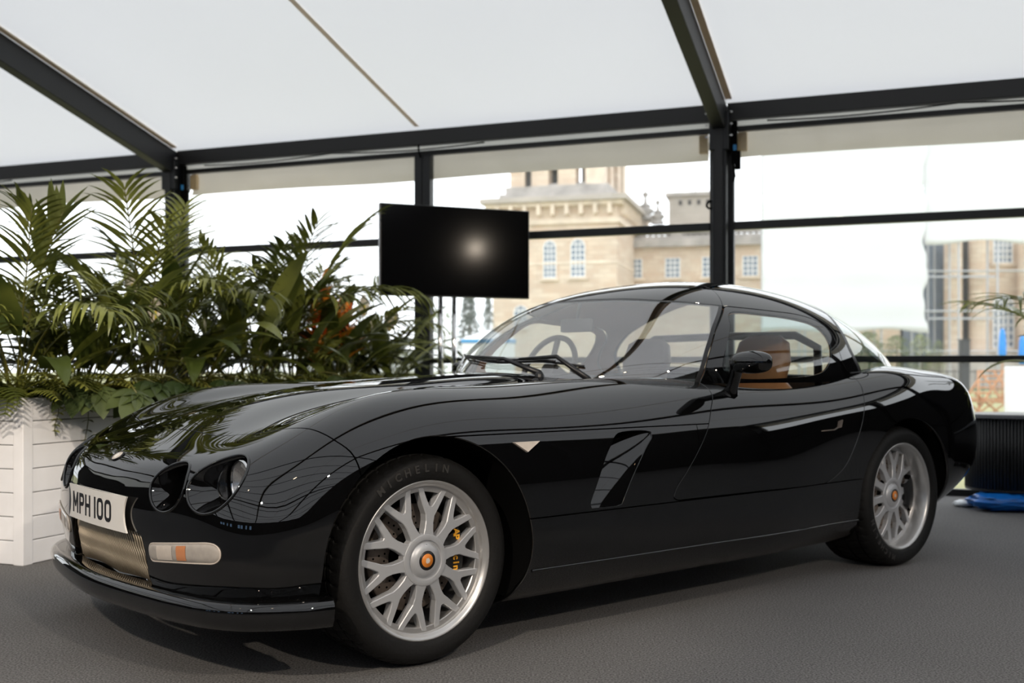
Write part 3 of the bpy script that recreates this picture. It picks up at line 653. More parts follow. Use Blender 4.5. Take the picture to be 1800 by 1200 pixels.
def spoke_mesh(depth_out,hub_out):
    """one Y spoke along +X (wheel plane X,Z); outside is -Y"""
    def w2(r0,w0,a): return (r0*math.cos(a)-w0*math.sin(a),r0*math.sin(a)+w0*math.cos(a))
    half=[(.072,.0205),(.095,.0165),(.120,.0150),(.140,.0180)]
    Lo=[(.160,.0285),(.190,.0430),(.208,.0520),(.226,.0610)]; Li=[(.224,.0370),(.210,.0295),(.192,.0200),(.173,.0085),(.167,.0035)]
    up=half+Lo+Li; poly=up+[(x,-y) for x,y in up[::-1]]
    V=[];n=len(poly)
    def oo(x): t=min(1,max(0,(x-.07)/.15)); return hub_out*(1-t)+depth_out*t
    c=np.array([(.15,0)]*n); P=np.array(poly)
    # inset ring for a chamfer
    nx=np.roll(P,-1,0)-np.roll(P,1,0); nx/=np.linalg.norm(nx,axis=1,keepdims=True); nr=np.c_[nx[:,1],-nx[:,0]]
    a2=sum(P[i][0]*P[(i+1)%n][1]-P[(i+1)%n][0]*P[i][1] for i in range(n))
    if a2<0: nr=-nr
    I=P-nr*.0022
    V=[(x,-(oo(x)),z) for x,z in I]+[(x,-(oo(x)-.0025),z) for x,z in P]+[(x,-(oo(x)-.030),z) for x,z in P]
    F=[(i,(i+1)%n,n+(i+1)%n,n+i) for i in range(n)]+[(n+i,n+(i+1)%n,2*n+(i+1)%n,2*n+i) for i in range(n)]
    # top face as quads: stem + two arms
    h=len(half); lo=len(Lo); li=len(Li); m=len(up); idx=lambda i:i; mir=lambda i:2*m-1-i
    for i in range(h-1): F.append((idx(i),mir(i),mir(i+1),idx(i+1)))
    oi=list(range(h-1,h+lo)); ii=[m-1-k for k in range(li)]   # outer from stem end outwards, inner likewise
    for q in (idx,mir):
        F.append((q(oi[0]),q(oi[1]),q(ii[1]),q(ii[0])))
        F.append((q(oi[1]),q(oi[2]),q(ii[2]),q(ii[1]))); F.append((q(oi[2]),q(oi[3]),q(ii[3]),q(ii[2]))); F.append((q(oi[3]),q(oi[4]),q(ii[4]),q(ii[3])))
    F.append((idx(h-1),idx(m-1),mir(m-1),mir(h-1)))
    me=mesh_from('spoke',V,F,'alloy',smooth=False)
    import bmesh
    bm=bmesh.new(); bm.from_mesh(me); bmesh.ops.recalc_face_normals(bm,faces=bm.faces); bm.to_mesh(me); bm.free(); return me
wm={}
for nm,dp,wd in (('front',-.022,.245),('rear',-.062,.275)):
    d={}; hub=dp+.016
    d['tyre']=tyre_mesh(wd)
    d['rim']=MB().lathe(lt([(.240,-wd+.02),(.222,-wd+.03),(.214,-.12),(.2115,-.085),(.2105,dp-.030),(.2108,dp-.004),(.2130,dp-.001),(.2275,dp+.001),(.2300,min(dp+.012,-.008)),(.2325,-.008),(.2360,-.003),(.2405,.0015),(.2465,.003),(.2500,.0005),(.2512,-.006),(.249,-.014)]),96,'y').mesh('rim','polish',angle=35)
    d['spoke']=spoke_mesh(dp,hub)
    d['hub']=MB().lathe(lt([(.0,hub+.010),(.030,hub+.0095),(.044,hub+.007),(.052,hub+.0005),(.056,hub-.004),(.060,hub-.004),(.063,hub+.002),(.072,hub+.003),(.079,hub+.001),(.082,hub-.004),(.082,hub-.03)]),64,'y').mesh('hub_cap','alloy',angle=30)
    d['ring']=MB().lathe(lt([(.0,hub+.0108),(.030,hub+.0100),(.0315,hub+.008)]),40,'y').mesh('badge_ring','trim',smooth=True)
    d['badge']=MB().lathe(lt([(.0,hub+.0118),(.0205,hub+.0114),(.0215,hub+.0098)]),32,'y').mesh('badge','orange',smooth=True)
    cr=MB(); cr.prism([(-.007,-.004),(-.003,-.009),(.006,-.007),(.009,0),(.004,.008),(-.005,.007)],-(hub+.0116),-(hub+.0124),'xz'); d['crest']=cr.mesh('crest','marker')
    cr=MB(); cr.lathe(lt([(0,hub+.004),(.0035,hub+.0035),(.004,hub-.004)]),12,'y'); cr.v=[(x,y,z+.047) for x,y,z in cr.v]; d['valve']=cr.mesh('lock_pin','chrome',smooth=True)
    d['disc']=MB().lathe(lt([(.09,-.075),(.165,-.075),(.168,-.078),(.168,-.10),(.09,-.10)]),72,'y').mesh('brake_disc','disc',angle=40)
    ho=MB()
    for kx in range(30):
        for j,rr3 in enumerate((.108,.128,.148)):
            a=2*math.pi*(kx+.33*j)/30; ho.lathe(lt([(0,-.0742),(.0035,-.0742),(.004,-.078)]),8,'y',(rr3*math.cos(a),0,rr3*math.sin(a)))
    d['holes']=ho.mesh('disc_holes','matte')
    d['carrier']=MB().lathe(lt([(.03,-.05),(.085,-.06),(.092,-.07),(.092,-.2),(.03,-.2)]),40,'y').mesh('disc_bell','matte',smooth=True)
    ca=MB(); A=np.linspace(-.50,.50,16); ca.grid([[(r*math.cos(a),-o,r*math.sin(a)) for r,o in((.100,-.07),(.103,-.042),(.112,-.036),(.165,-.036),(.178,-.045),(.182,-.07),(.182,-.12),(.100,-.12),(.100,-.07))] for a in A]); 
    d['caliper']=ca.mesh('caliper','caliper',angle=40)
    wm[nm]=d
    bk=MB().lathe(lt([(0,-.19),(.222,-.19)]),40,'y'); d['back']=bk.mesh('wheel_back','matte')
LET={}
def letters(word,size,m,ext=.0012):
    return [text_mesh(c,size,m,ext) for c in word]
mich=letters('MICHELIN',.036,'rubberlet'); apr=letters('AP racing',.033,'orangetxt')
random.seed(3)
for nm,x,yw in (('front',0.0,.80),('rear',2.685,.845)):
    for s in (1,-1):
        d=wm[nm]; wl=empty('wheel',(x,-yw*s,.3262),0 if s==1 else math.pi,CAR)
        wl['label']='silver mesh alloy wheel on a low black tyre'
        for k2,n2 in (('tyre','tyre'),('rim','rim'),('hub','hub_cap'),('ring','badge_ring'),('badge','hub_badge'),('crest','hub_crest'),('valve','lock_pin'),('disc','brake_disc'),('holes','disc_holes'),('carrier','disc_bell'),('caliper','brake_caliper'),('back','wheel_back')):
            o=obj(n2,d[k2],wl)
            if n2=='disc_holes': o['kind']='stuff'
        for kx in range(10):
            obj('spoke',d['spoke'],wl,rot=(0,-(math.radians(8+36*kx)),0))
        if s==1:
            for i,me in enumerate(mich):              # reads clockwise over the top of the tyre
                a=math.radians(128-i*7.2) if nm=='front' else math.radians(250-i*7.2); r=.287
                o=obj('tyre_letter',me,wl,(r*math.cos(a),-.0152,r*math.sin(a))); o.rotation_euler=Euler((math.pi/2,-(a-math.pi/2),0),'XYZ')
                o.matrix_local=Matrix.Translation((r*math.cos(a),-.0152,r*math.sin(a)))@Matrix.Rotation(-(a-math.pi/2),4,'Y')@Matrix.Rotation(math.pi/2,4,'X')@Matrix.Diagonal((.92,.92,1,1))
            for i,me in enumerate(apr if nm=='front' else []):
                zz=.072-i*.0165
                o=obj('caliper_letter',me,wl); o.matrix_local=Matrix.Translation((.140,-(-.0345),zz))@Matrix.Rotation(math.pi/2,4,'Y')@Matrix.Rotation(math.pi/2,4,'X')
# ------------------------------------------------------------------ the marquee
M['frame']=mat('dark blue-black powder coat',(.0045,.0055,.0075),.5,0,var=.1,vscale=3)
M['framedk']=mat('black aluminium rail',(.006,.006,.0065),.45)
M['carpet']=None
def carpet():
    m=bpy.data.materials.new('grey carpet'); m.use_nodes=True; nt=m.node_tree; p=nt.nodes['Principled BSDF']; p.inputs['Roughness'].default_value=.95; p.inputs['Specular IOR Level'].default_value=.15
    tc=nt.nodes.new('ShaderNodeTexCoord'); a=nt.nodes.new('ShaderNodeTexNoise'); a.inputs['Scale'].default_value=150; a.inputs['Detail'].default_value=3
    b=nt.nodes.new('ShaderNodeTexNoise'); b.inputs['Scale'].default_value=1.3; b.inputs['Detail'].default_value=5
    for n in (a,b): nt.links.new(tc.outputs['Object'],n.inputs['Vector'])
    r=nt.nodes.new('ShaderNodeValToRGB'); r.color_ramp.elements[0].position=.32; r.color_ramp.elements[1].position=.72
    r.color_ramp.elements[0].color=(.082,.080,.080,1); r.color_ramp.elements[1].color=(.285,.278,.274,1); nt.links.new(a.outputs['Fac'],r.inputs['Fac'])
    mx=nt.nodes.new('ShaderNodeMix'); mx.data_type='RGBA'; mx.blend_type='MULTIPLY'; mx.inputs[0].default_value=.35
    nt.links.new(r.outputs[0],mx.inputs[6]); nt.links.new(b.outputs['Color'],mx.inputs[7])
    bw=nt.nodes.new('ShaderNodeRGBToBW'); nt.links.new(b.outputs['Color'],bw.inputs[0]); nt.links.new(bw.outputs[0],mx.inputs[7])
    nt.links.new(mx.outputs[2],p.inputs['Base Color'])
    bp=nt.nodes.new('ShaderNodeBump'); bp.inputs['Strength'].default_value=.5; bp.inputs['Distance'].default_value=.004; nt.links.new(a.outputs['Fac'],bp.inputs['Height']); nt.links.new(bp.outputs[0],p.inputs['Normal'])
    return m
M['carpet']=carpet()
M['roof']=fabric('white roof cloth',(.62,.62,.62),(.285,.284,.288),.04,.5)
M['valance']=fabric('beige rolled curtain',(.52,.48,.43),(.19,.175,.155),.18,2.5)
M['whitestrip']=fabric('white edge cloth',(.62,.6,.58),(.22,.22,.22),.05,2)
M['tape']=fabric('beige seam tape',(.50,.44,.36),(.20,.165,.13),.1,3)
M['wood']=mat('pale packing timber',(.52,.38,.20),.6,var=.15,vscale=12)
M['pane']=thin_glass('clear window sheet',(.97,.98,.98),1.30,haze=.05,rough=.02)
M['darkwall']=mat('unseen black wall',(.012,.012,.013),.8,var=.1)  # unseen walls turned black so the car paint reflects dark
M['tint']=thin_glass('added blue tint',(.22,.34,.50),1.3)
M['steel']=mat('galvanised bolt',(.6,.6,.6),.3,.9)
M['bluestrap']=mat('blue ratchet strap',(.02,.20,.45),.5)
M['paper']=mat('white card',(.7,.7,.7),.6)
psi=math.atan2(.38,1); wv=Vector((math.cos(psi),-math.sin(psi),0)); nv_=Vector((-math.sin(psi),-math.cos(psi),0)); R0=Vector((1.629,8.41,0))
def wp(s,d,z): p=R0+wv*s+nv_*d; return (p.x,p.y,z)
RW=Matrix.Rotation(-psi,3,'Z')
BAY=5.146; SL=.25; RD=7.5
def rz(d): return 2.955+SL*min(d,2*RD-d)
def wbox(mb,s0,s1,d0,d1,z0,z1): mb.box(wp((s0+s1)/2,(d0+d1)/2,(z0+z1)/2),(abs(s1-s0),abs(d1-d0),z1-z0),RW); return mb
def stc(o): o['kind']='structure'; return o
S0,S1=-3*BAY,2*BAY
fl=MB(); fl.add([wp(S0-.3,-.10,0),wp(S1+.3,-.10,0),wp(S1+.3,15.2,0),wp(S0-.3,15.2,0),wp(S0-.3,-.10,-.08),wp(S1+.3,-.10,-.08),wp(S1+.3,15.2,-.08),wp(S0-.3,15.2,-.08)],[(3,2,1,0),(4,5,6,7),(0,1,5,4),(1,2,6,5),(2,3,7,6),(3,0,4,7)])
stc(fl.build('floor','carpet'))['label']='grey carpet floor'
# ---- ceiling
CE=stc(empty('ceiling')); CE['label']='white translucent marquee roof on dark rafters'
for k in range(-3,2):
    for d0,d1 in((0,RD),(RD,2*RD)):
        rows=[]
        for d in np.linspace(d0,d1,13):
            rows.append([wp(s,d,rz(d)+.02-.05*math.sin(math.pi*(d-d0)/RD)*math.sin(math.pi*(s-k*BAY)/BAY)) for s in np.linspace(k*BAY,(k+1)*BAY,13)])
        MB().grid(rows).build('roof_cloth','roof',CE,smooth=True)
    if True:
        t=MB(); sm=(k+.5)*BAY
        for d0,d1 in((.1,RD),(RD,2*RD-.1)):
            dd=np.linspace(d0,d1,13); t.grid([[wp(sm+o,d,rz(d)+.010-.05*math.sin(math.pi*(d-(0 if d<=RD and d1<=RD else RD))/RD)) for o in (-.022,.022)] for d in dd])
        t.build('seam_tape','tape',CE)
for k in range(-3,3):
    s=k*BAY; r=MB()
    for d0,d1 in((0,RD),(2*RD,RD)): r.span(wp(s,d0,rz(d0)-.115),wp(s,d1,rz(d1)-.115),.10,.21)
    r.build('rafter','frame',CE,bevel=.006)
    t=MB()
    for o in (-.075,.075):
        for d0,d1 in((.12,RD),(RD,2*RD-.1)): t.span(wp(s+o,d0,rz(d0)+.002),wp(s+o,d1,rz(d1)+.002),.05,.012)
    t.build('edge_tape','tape',CE)
for d in (3.75,RD,11.25):
    for k in range(-3,2): MB().span(wp(k*BAY+.05,d,rz(d)-.09),wp((k+1)*BAY-.05,d,rz(d)-.09),.06,.08).build('purlin','frame',CE) if d!=3.75 else None
for d in np.arange(8.5,14.9,.8):
    if abs(d-11.25)>.2:
        for k in range(-3,2): MB().tube([wp(k*BAY+.05,d,rz(d)-.06),wp((k+1)*BAY-.05,d,rz(d)-.06)],.02,6).build('roof_bar','frame',CE)
# ---- glazed back wall
WB=stc(empty('wall_back')); WB['label']='glazed marquee side wall with dark posts and rails'
for k in range(-3,3):
    s=k*BAY
    p=MB(); wbox(p,s-.055,s+.055,-.10,.10,0,2.90); p.build('post','frame',WB,bevel=.006)
    g=MB(); wbox(g,s-.030,s+.030,-.02,.125,0,2.78); g.build('post_groove','framedk',WB)
    h=MB(); wbox(h,s-.075,s+.075,-.12,.12,2.60,2.90); h.build('post_head','frame',WB,bevel=.008)
    for o in (-.072,.072):
        f=MB(); wbox(f,s+o-.022,s+o+.022,-.075,-.015,0,2.76); f.build('window_jamb','framedk',WB,bevel=.004)
    for o in (.085,-.085):
        b=MB(); [b.lathe([(0,.012),(.012,.010),(.012,0)],8,'z',wp(s+o*1.1,.10+q,2.70+.09*(j))) for j,q in ((0,.02),(1,.02),(2,.02))]; b.build('bolt','steel',WB)
    for o in (-1,1):
        b=MB(); wbox(b,s+o*.15-.035,s+o*.15+.035,-.10,-.06,2.62,2.76); b.build('packing_block','wood',WB)
        b=MB(); wbox(b,s+o*.10-.04,s+o*.10+.04,-.09,-.03,2.955,3.035); b.build('packing_block','wood',WB)
    rt=MB(); wbox(rt,s+.085,s+.125,.0,.05,2.50,2.83); wbox(rt,s+.11,s+.150,.0,.04,2.46,2.60); rt.tube([wp(s+.10,.06,2.52),wp(s+.115,.07,2.40),wp(s+.10,.05,2.36)],.008); rt.build('strap_buckle','matte',WB)
    bs=MB(); wbox(bs,s+.10,s+.125,.052,.058,2.60,2.645); bs.build('blue_strap','bluestrap',WB)
    ri=MB(); c=Vector(wp(s-.075,.06,2.19)); ri.tube([c+wv*(.028*math.cos(a))+Vector((0,0,.028*math.sin(a))) for a in np.linspace(0,2*math.pi,17)],.009,6,False); ri.build('eye_ring','matte',WB,smooth=True)
for k in range(-3,2):
    a,b=k*BAY+.055,(k+1)*BAY-.055; m=(k+.5)*BAY
    e=MB(); wbox(e,a,b,-.02,.06,2.84,2.968); e.build('eave_beam','framedk',WB,bevel=.004)
    e=MB(); e.grid([[wp(s,-.05,z) for z in(2.78,2.90)] for s in (a,b)]); e.build('edge_cloth','whitestrip',WB)
    e=MB(); wbox(e,a,b,-.06,-.01,2.762,2.800); e.build('top_rail','framedk',WB)
    for h0,h1 in((a,m),(m,b)):
        SS=np.linspace(h0+.06,h1-.06,40); G=[]
        for q,z in ((0,2.77),(.25,2.71),(.5,2.66),(.75,2.61),(1,2.565)):
            G.append([wp(s,-.085-.02*math.sin(q*math.pi)-.006*math.sin(s*5+q*4),z+q*.008*math.sin(s*2.3+k)) for s in SS])
        MB().grid(G).build('rolled_curtain','valance',WB,smooth=True)
    p=MB(); wbox(p,m-.075,m-.004,-.08,0,0,2.77); wbox(p,m+.004,m+.075,-.08,0,0,2.77); p.build('mullion','frame',WB,bevel=.004)
    p=MB(); p.tube([wp(m-.01,.03,2.93),wp(m-.01,.05,2.80),wp(m-.01,.01,2.74)],.008); p.build('cable_hook','matte',WB)
    p=MB(); SS=np.linspace(a+.3,m+.6,26); p.tube([wp(s,.045,2.83-.030*abs(math.sin((s-a)*1.9))) for s in SS],.006,6); p.build('cable','matte',WB,smooth=True)
    for h0,h1 in((a+.04,m-.075),(m+.075,b-.04)):
        for z0,z1 in((2.0,2.062),(.966,1.016),(.0,.05)):
            e=MB(); wbox(e,h0,h1,-.07,-.01,z0,z1); e.build('rail','framedk',WB,bevel=.003)
n=0
for k in range(-3,2):
    a,b=k*BAY+.055,(k+1)*BAY-.055; m=(k+.5)*BAY
    for h0,h1 in((a+.04,m-.075),(m+.075,b-.04)):
        n+=1; wn=stc(empty('window_%d'%n))
        for z0,z1 in((2.062,2.77),(1.016,2.0),(.05,.966)):
            if (h0>2.5) and z0<2: 
                q=MB(); wbox(q,h0,h1,-.06,-.03,z0,z1); q.build('added_dark_panel','darkwall',wn); continue  # out-of-view panels added to keep the car door's reflections black
            MB().add([wp(h0,-.045,z0),wp(h1,-.045,z0),wp(h1,-.045,z1),wp(h0,-.045,z1)],[(0,1,2,3)]).build('pane','pane',wn)
# ---- the other sides of the marquee (seen only in the paint)
WF=stc(empty('wall_front'))
for k in range(-3,2):
    a,b=k*BAY,(k+1)*BAY
    q=MB(); 
    if k in (-1,-2):
        wbox(q,a,b,15,15.05,0,1.0); wbox(q,a,b,15,15.05,1.75,2.95)
        for g0,g1 in ((0,.9),(1.5,1.7),(2.2,2.9),(3.3,3.9),(4.4,BAY)): wbox(q,a+g0,a+g1,15,15.05,1.0,1.75)
    else: wbox(q,a,b,15,15.05,0,2.95)
    q.build('wall_panel','darkwall',WF)
    if k in (-1,-2): MB().add([wp(a,15.06,1.0),wp(b,15.06,1.0),wp(b,15.06,1.75),wp(a,15.06,1.75)],[(0,1,2,3)]).build('added_tint_pane','tint',WF)  # tint added so the wall gaps reflect blue in the paint
for nm,s in (('wall_left',S0),('wall_right',S1)):
    we=stc(empty(nm)); 
    q=MB(); top=2.95
    wbox(q,s-.03,s+.03,0,15,0,top); q.build('wall_panel','darkwall',we)
    g=MB(); g.add([wp(s,0,2.95),wp(s,15,2.95),wp(s,RD,rz(RD))],[(0,1,2)]); g.build('gable_cloth','roof' if nm=='wall_left' else 'darkwall',we)  # right gable blackened to darken reflections on the car's side
    if nm=='wall_right':
        for d in np.linspace(0,15,7): p=MB(); wbox(p,s-.05,s+.05,d-.05,d+.05,0,2.95); p.build('post','frame',we)
# ------------------------------------------------------------------ spotlights under the roof
M['lampcase']=mat('black lamp case',(.01,.01,.01),.4)
M['lampface']=emis('lit lamp face',(1,.80,.58),22)
def spot(name,loc,tgt,power,size,label,blend=.5,col=(1,.86,.70),face='lampface'):
    L=Vector(loc);T=Vector(tgt); q=(T-L).to_track_quat('-Z','Y')
    r=empty(name,loc); r.rotation_mode='QUATERNION'; r.rotation_quaternion=q; tag(r,label,'spotlight','warm spotlights under the roof')
    MB().lathe([(.062,-.02),(.066,-.02),(.066,.14),(.05,.18),(0,.185)],24).build('lamp_case','lampcase',r,smooth=True)
    MB().lathe([(0,0),(.058,0)],24).build('lamp_face',face,r)
    MB().tube([(0,.07,.08),(0,.07,.2),(0,0,.28)],.012).build('bracket','lampcase',r)
    ld=bpy.data.lights.new(name,'SPOT'); ld.energy=power; ld.color=col; ld.spot_size=math.radians(size); ld.spot_blend=blend; ld.shadow_soft_size=.06
    lo=bpy.data.objects.new('lamp_light',ld); lo.location=(0,0,-.03); link(lo,r)
spot('spotlight',(-2.6,.6,3.3),(-2.35,5.0,.75),160,26,'warm spotlight aimed at the corner of the white planter')
spot('spotlight',(-1.9,-1.3,3.5),(-1.1,3.6,.4),620,36,'warm spotlight aimed at the nose and front wheel of the black car')
spot('spotlight',(2.4,-1.4,3.5),(.1,2.9,0),480,55,'warm spotlight aimed at the carpet before the black car')
M['lampdim']=emis('dim warm lamp face',(1,.68,.38),8)
spot('spotlight',(-.6,.2,3.5),(-2.2,6.6,1.1),800,38,'warm spotlight aimed along the planted boxes')
spot('spotlight',(7.3,0,3.15),(-.4,8.6,1.8),30,40,'warm spotlight whose glow shows in the dark screen',face='lampdim')
# ------------------------------------------------------------------ screen on its stand
M['screen']=mat('black screen glass',(.003,.003,.0035),.10,Specular_IOR_Level=.35)
M['bezel']=mat('dark bezel',(.006,.006,.007),.3)
a=Vector((-1.013,8.30,0));b=Vector((.143,8.76,0)); ta=math.atan2(b.y-a.y,b.x-a.x); mid=(a+b)/2; wd=(b-a).length
TV=tag(empty('television',(mid.x,mid.y,1.487),ta),'large switched-off black flat screen on chrome poles','television')
MB().box((0,.03,.355),(wd,.05,.713)).build('casing','bezel',TV,bevel=.006)
MB().box((0,.003,.358),(wd-.02,.008,.690)).build('screen','screen',TV)
MB().box((0,.08,.33),(.42,.05,.42)).build('rear_cover','bezel',TV,bevel=.01)
TS=tag(empty('screen_stand',(mid.x-.085,mid.y+.16,0),ta),'chrome twin-pole floor stand holding the black screen','stand')
for o in (-.058,.058): MB().tube([(o,0,.02),(o,0,2.0)],.022,20).build('pole','chrome',TS,smooth=True)
MB().box((0,0,.012),(.75,.5,.02)).build('base_plate','bezel',TS,bevel=.004)
MB().box((0,-.02,1.80),(.5,.03,.12)).build('mount_plate','bezel',TS)
# ------------------------------------------------------------------ fluted sideboard and the bag beneath
M['flute']=mat('black ribbed veneer',(.006,.0065,.008),.45)
M['sidetop']=mat('grey stone top',(.16,.165,.175),.28,var=.12,vscale=9)
SB=tag(empty('sideboard',(3.27,7.16,0),-psi),'low black fluted sideboard with rounded end and grey top','sideboard')
Lc,rd=1.75,.25
def stad(r,n=40,L=Lc):
    out=[(math.cos(t)*r,math.sin(t)*r) for t in np.linspace(math.pi/2,3*math.pi/2,n)]
    return out+[(L+math.cos(t)*r,math.sin(t)*r) for t in np.linspace(-math.pi/2,math.pi/2,n)]
MB().prism(stad(rd-.012),.135,.60).build('carcass','trim',SB)
MB().prism(stad(rd+.012),.598,.625).build('top','sidetop',SB,bevel=.006)
MB().prism(stad(rd),.125,.14).build('plinth','flute',SB)
fm=MB(); pts=[];P=stad(rd-.008,60); P=np.array(P+P[:1]); dd=np.r_[0,np.cumsum(np.linalg.norm(np.diff(P,axis=0),axis=1))]
for q in np.arange(0,dd[-1],.020): fm.tube([(np.interp(q,dd,P[:,0]),np.interp(q,dd,P[:,1]),.14),(np.interp(q,dd,P[:,0]),np.interp(q,dd,P[:,1]),.598)],.0095,8)
tag(fm.build('fluting','flute',SB,smooth=True),kind='stuff')
for x,y in((-.03,.17),(-.03,-.17),(Lc+.03,.17),(Lc+.03,-.17),(.85,-.17)): MB().tube([(x,y,.13),(x,y,0)],[.024,.018],12).build('leg','trim',SB,smooth=True)
M['bag']=mat('blue plastic bag',(.01,.17,.62),.22,Transmission_Weight=.1); M['bagw']=mat('white plastic bag',(.75,.78,.82),.3)
def blob(mb,c,r,seed,amp=.25,n=22,m=32):
    rnd=np.random.RandomState(seed); K=rnd.normal(size=(14,3))*6.5; ph=rnd.rand(14)*6.28; rows=[]
    for i in range(n+1):
        th=math.pi*i/n; row=[]
        for j in range(m+1):
            f=2*math.pi*j/m; d=np.array([math.sin(th)*math.cos(f),math.sin(th)*math.sin(f),math.cos(th)]); q=1+amp*np.mean(np.abs(np.sin(K@d+ph)))-amp*.5
            row.append((c[0]+d[0]*r[0]*q,c[1]+d[1]*r[1]*q,max(c[2]+d[2]*r[2]*q,.004)))
        rows.append(row)
    return mb.grid(rows)
tag(blob(MB(),(3.24,7.02,.062),(.24,.14,.060),4,.9).build('plastic_bag','bag',smooth=True),'crumpled blue plastic bag under the fluted sideboard','bag')
tag(blob(MB(),(3.03,7.22,.022),(.07,.06,.022),6,.8).build('plastic_bag','bagw',smooth=True),'crumpled white plastic bag beside the blue one','bag')
# ------------------------------------------------------------------ white planters
M['planter']=mat('white painted boards',(.80,.80,.82),.5,var=.05,vscale=5)
M['soil']=mat('dark soil',(.02,.015,.01),.95)
C0=Vector((-2.28,5.04,0)); ad=-nv_
def plp(t,u,z): p=C0+ad*t-wv*u; return (p.x,p.y,z)
PW=.60; PT=.785
for i,(t0,t1,lab) in enumerate(((0,2.2,'white boarded planter box nearest the camera at the left edge'),(2.2,4.4,'white boarded planter box reaching to the glazed wall behind the black car'))):
    o=Vector(plp(t0,0,0)); PB=tag(empty('planter_box',o,math.atan2(ad.y,ad.x)),lab,'planter')
    # local: x along ad, y to the left (-wv)
    L=t1-t0-.01; nb=7; bh=PT/nb
    for kx in range(nb):
        z0=kx*bh+.002; 
        MB().box((L/2,.010,z0+bh/2-.001),(L-.10,.018,bh-.004)).build('plank',   'planter',PB,bevel=.003)
        MB().box((L/2,PW-.010,z0+bh/2-.001),(L-.10,.018,bh-.004)).build('plank','planter',PB,bevel=.003)
        MB().box((.010,PW/2,z0+bh/2-.001),(.018,PW-.10,bh-.004)).build('plank','planter',PB,bevel=.003)
        MB().box((L-.010,PW/2,z0+bh/2-.001),(.018,PW-.10,bh-.004)).build('plank','planter',PB,bevel=.003)
    for x in (.028,L-.028):
        for y in (.028,PW-.028): MB().box((x,y,PT/2),(.060,.060,PT)).build('corner_post','planter',PB,bevel=.003)
    MB().box((L/2,PW/2,.36),(L-.05,PW-.05,.68)).build('soil','soil',PB)
# ------------------------------------------------------------------ planting
M['palm']=leafmat('palm leaf',(.06,.078,.014),(.26,.28,.06),4,.36,.22)
M['palml']=leafmat('young palm leaf',(.10,.13,.03),(.20,.22,.07),4,.4,.35)
M['stem']=leafmat('green stem',(.07,.075,.012),(.13,.12,.02),6,.4,.1)
M['broad']=leafmat('broad leaf',(.05,.07,.014),(.23,.25,.05),5,.32,.2)
M['broadl']=leafmat('yellow-green leaf',(.09,.11,.012),(.22,.22,.03),6,.36,.3)
M['fern']=leafmat('fern leaf',(.08,.10,.016),(.30,.31,.06),9,.5,.3)
M['fatsia']=leafmat('lobed leaf',(.03,.05,.015),(.08,.105,.035),5,.35,.2)
M['spathe']=mat('white spathe',(.72,.66,.56),.4,var=.06)
M['bract']=mat('orange bract',(.92,.30,.03),.4,var=.25,vscale=20)
M['bractr']=mat('red-orange bract',(.80,.13,.02),.4,var=.25,vscale=20)
M['yel']=mat('yellow spadix',(.75,.60,.08),.6)
def leaf_strip(mb,base,d,up,L,w,bend=.8,fold=.25,n=5,prof=None,twist=0):
    """one leaf blade as a folded strip starting at base along d, drooping by bend"""
    d=Vector(d).normalized(); up=Vector(up); sd=d.cross(up)
    if sd.length<1e-4: sd=Vector((1,0,0))
    sd.normalize(); nrm=sd.cross(d).normalized(); p=Vector(base); V=[];F=[]; ang=0
    for i in range(n+1):
        t=i/n; ww=(prof(t) if prof else math.sin(math.pi*min(1,.08+t*.92))**.7*(1-.15*t))*w/2
        dd=(d*math.cos(ang)-nrm*math.sin(ang)); nn=(nrm*math.cos(ang)+d*math.sin(ang))
        V+=[p+sd*ww+nn*(fold*ww),p,p-sd*ww+nn*(fold*ww)]
        p=p+dd*(L/n); ang+=bend/n
    for i in range(n): 
        a=i*3; F+=[(a,a+3,a+4,a+1),(a+1,a+4,a+5,a+2)]
    mb.add(V,F); return p
def rachis(L,e0,e1,n=14):
    P=[Vector((0,0,0))]; 
    for i in range(n):
        e=e0+(e1-e0)*((i+.5)/n)**1.3; P.append(P[-1]+Vector((math.cos(e),0,math.sin(e)))*(L/n))
    return P
def frond_mesh(name,L,e0,e1,pairs,ll,lw,stem,seed,m,mstem='stem',droop=.9,splay=1.05):
    rnd=random.Random(seed); P=rachis(L,e0,e1); mb=MB(); mb.tube(P,[.0075*(1-.75*i/len(P))*L/1.1 for i in range(len(P))],5); nst=len(mb.f)
    for k in range(pairs):
        t=stem+(1-stem)*(k+.5)/pairs; f=t*(len(P)-1); i=min(int(f),len(P)-2); p=P[i].lerp(P[i+1],f-i); T=(P[i+1]-P[i]).normalized()
        q=(k+.5)/pairs; l=ll*(.55+.9*math.sin(math.pi*(.18+.72*q)))*.75
        for s in(-1,1):
            a=splay*(1-.45*q)+rnd.uniform(-.12,.12); d=T*math.cos(a)+Vector((0,s,0))*math.sin(a)+Vector((0,0,rnd.uniform(0,.25)))
            up=Vector((0,0,1))+Vector((-T.z,0,T.x))*.3
            leaf_strip(mb,p,d,up,l*rnd.uniform(.85,1.1),lw*rnd.uniform(.85,1.15),droop*rnd.uniform(.6,1.4),.3,5,lambda u:min(1,u*5+.25)*(1-u**2.2)**.9)
    return mesh_from(name,mb.v,mb.f,[m,mstem],None,True,[1 if i<nst else 0 for i in range(len(mb.f))])
def leaf_mesh(name,stemL,e0,L,w,bend,m,seed,fold=.22,prof=None,mstem='stem'):
    mb=MB(); P=rachis(stemL,e0,e0-.35,6); mb.tube(P,.004,5); nst=len(mb.f); d=(P[-1]-P[-2]).normalized()
    leaf_strip(mb,P[-1],d,(-d.z,0,d.x),L,w,bend,fold,9,prof)
    return mesh_from(name,mb.v,mb.f,[m,mstem],None,True,[1 if i<nst else 0 for i in range(len(mb.f))])
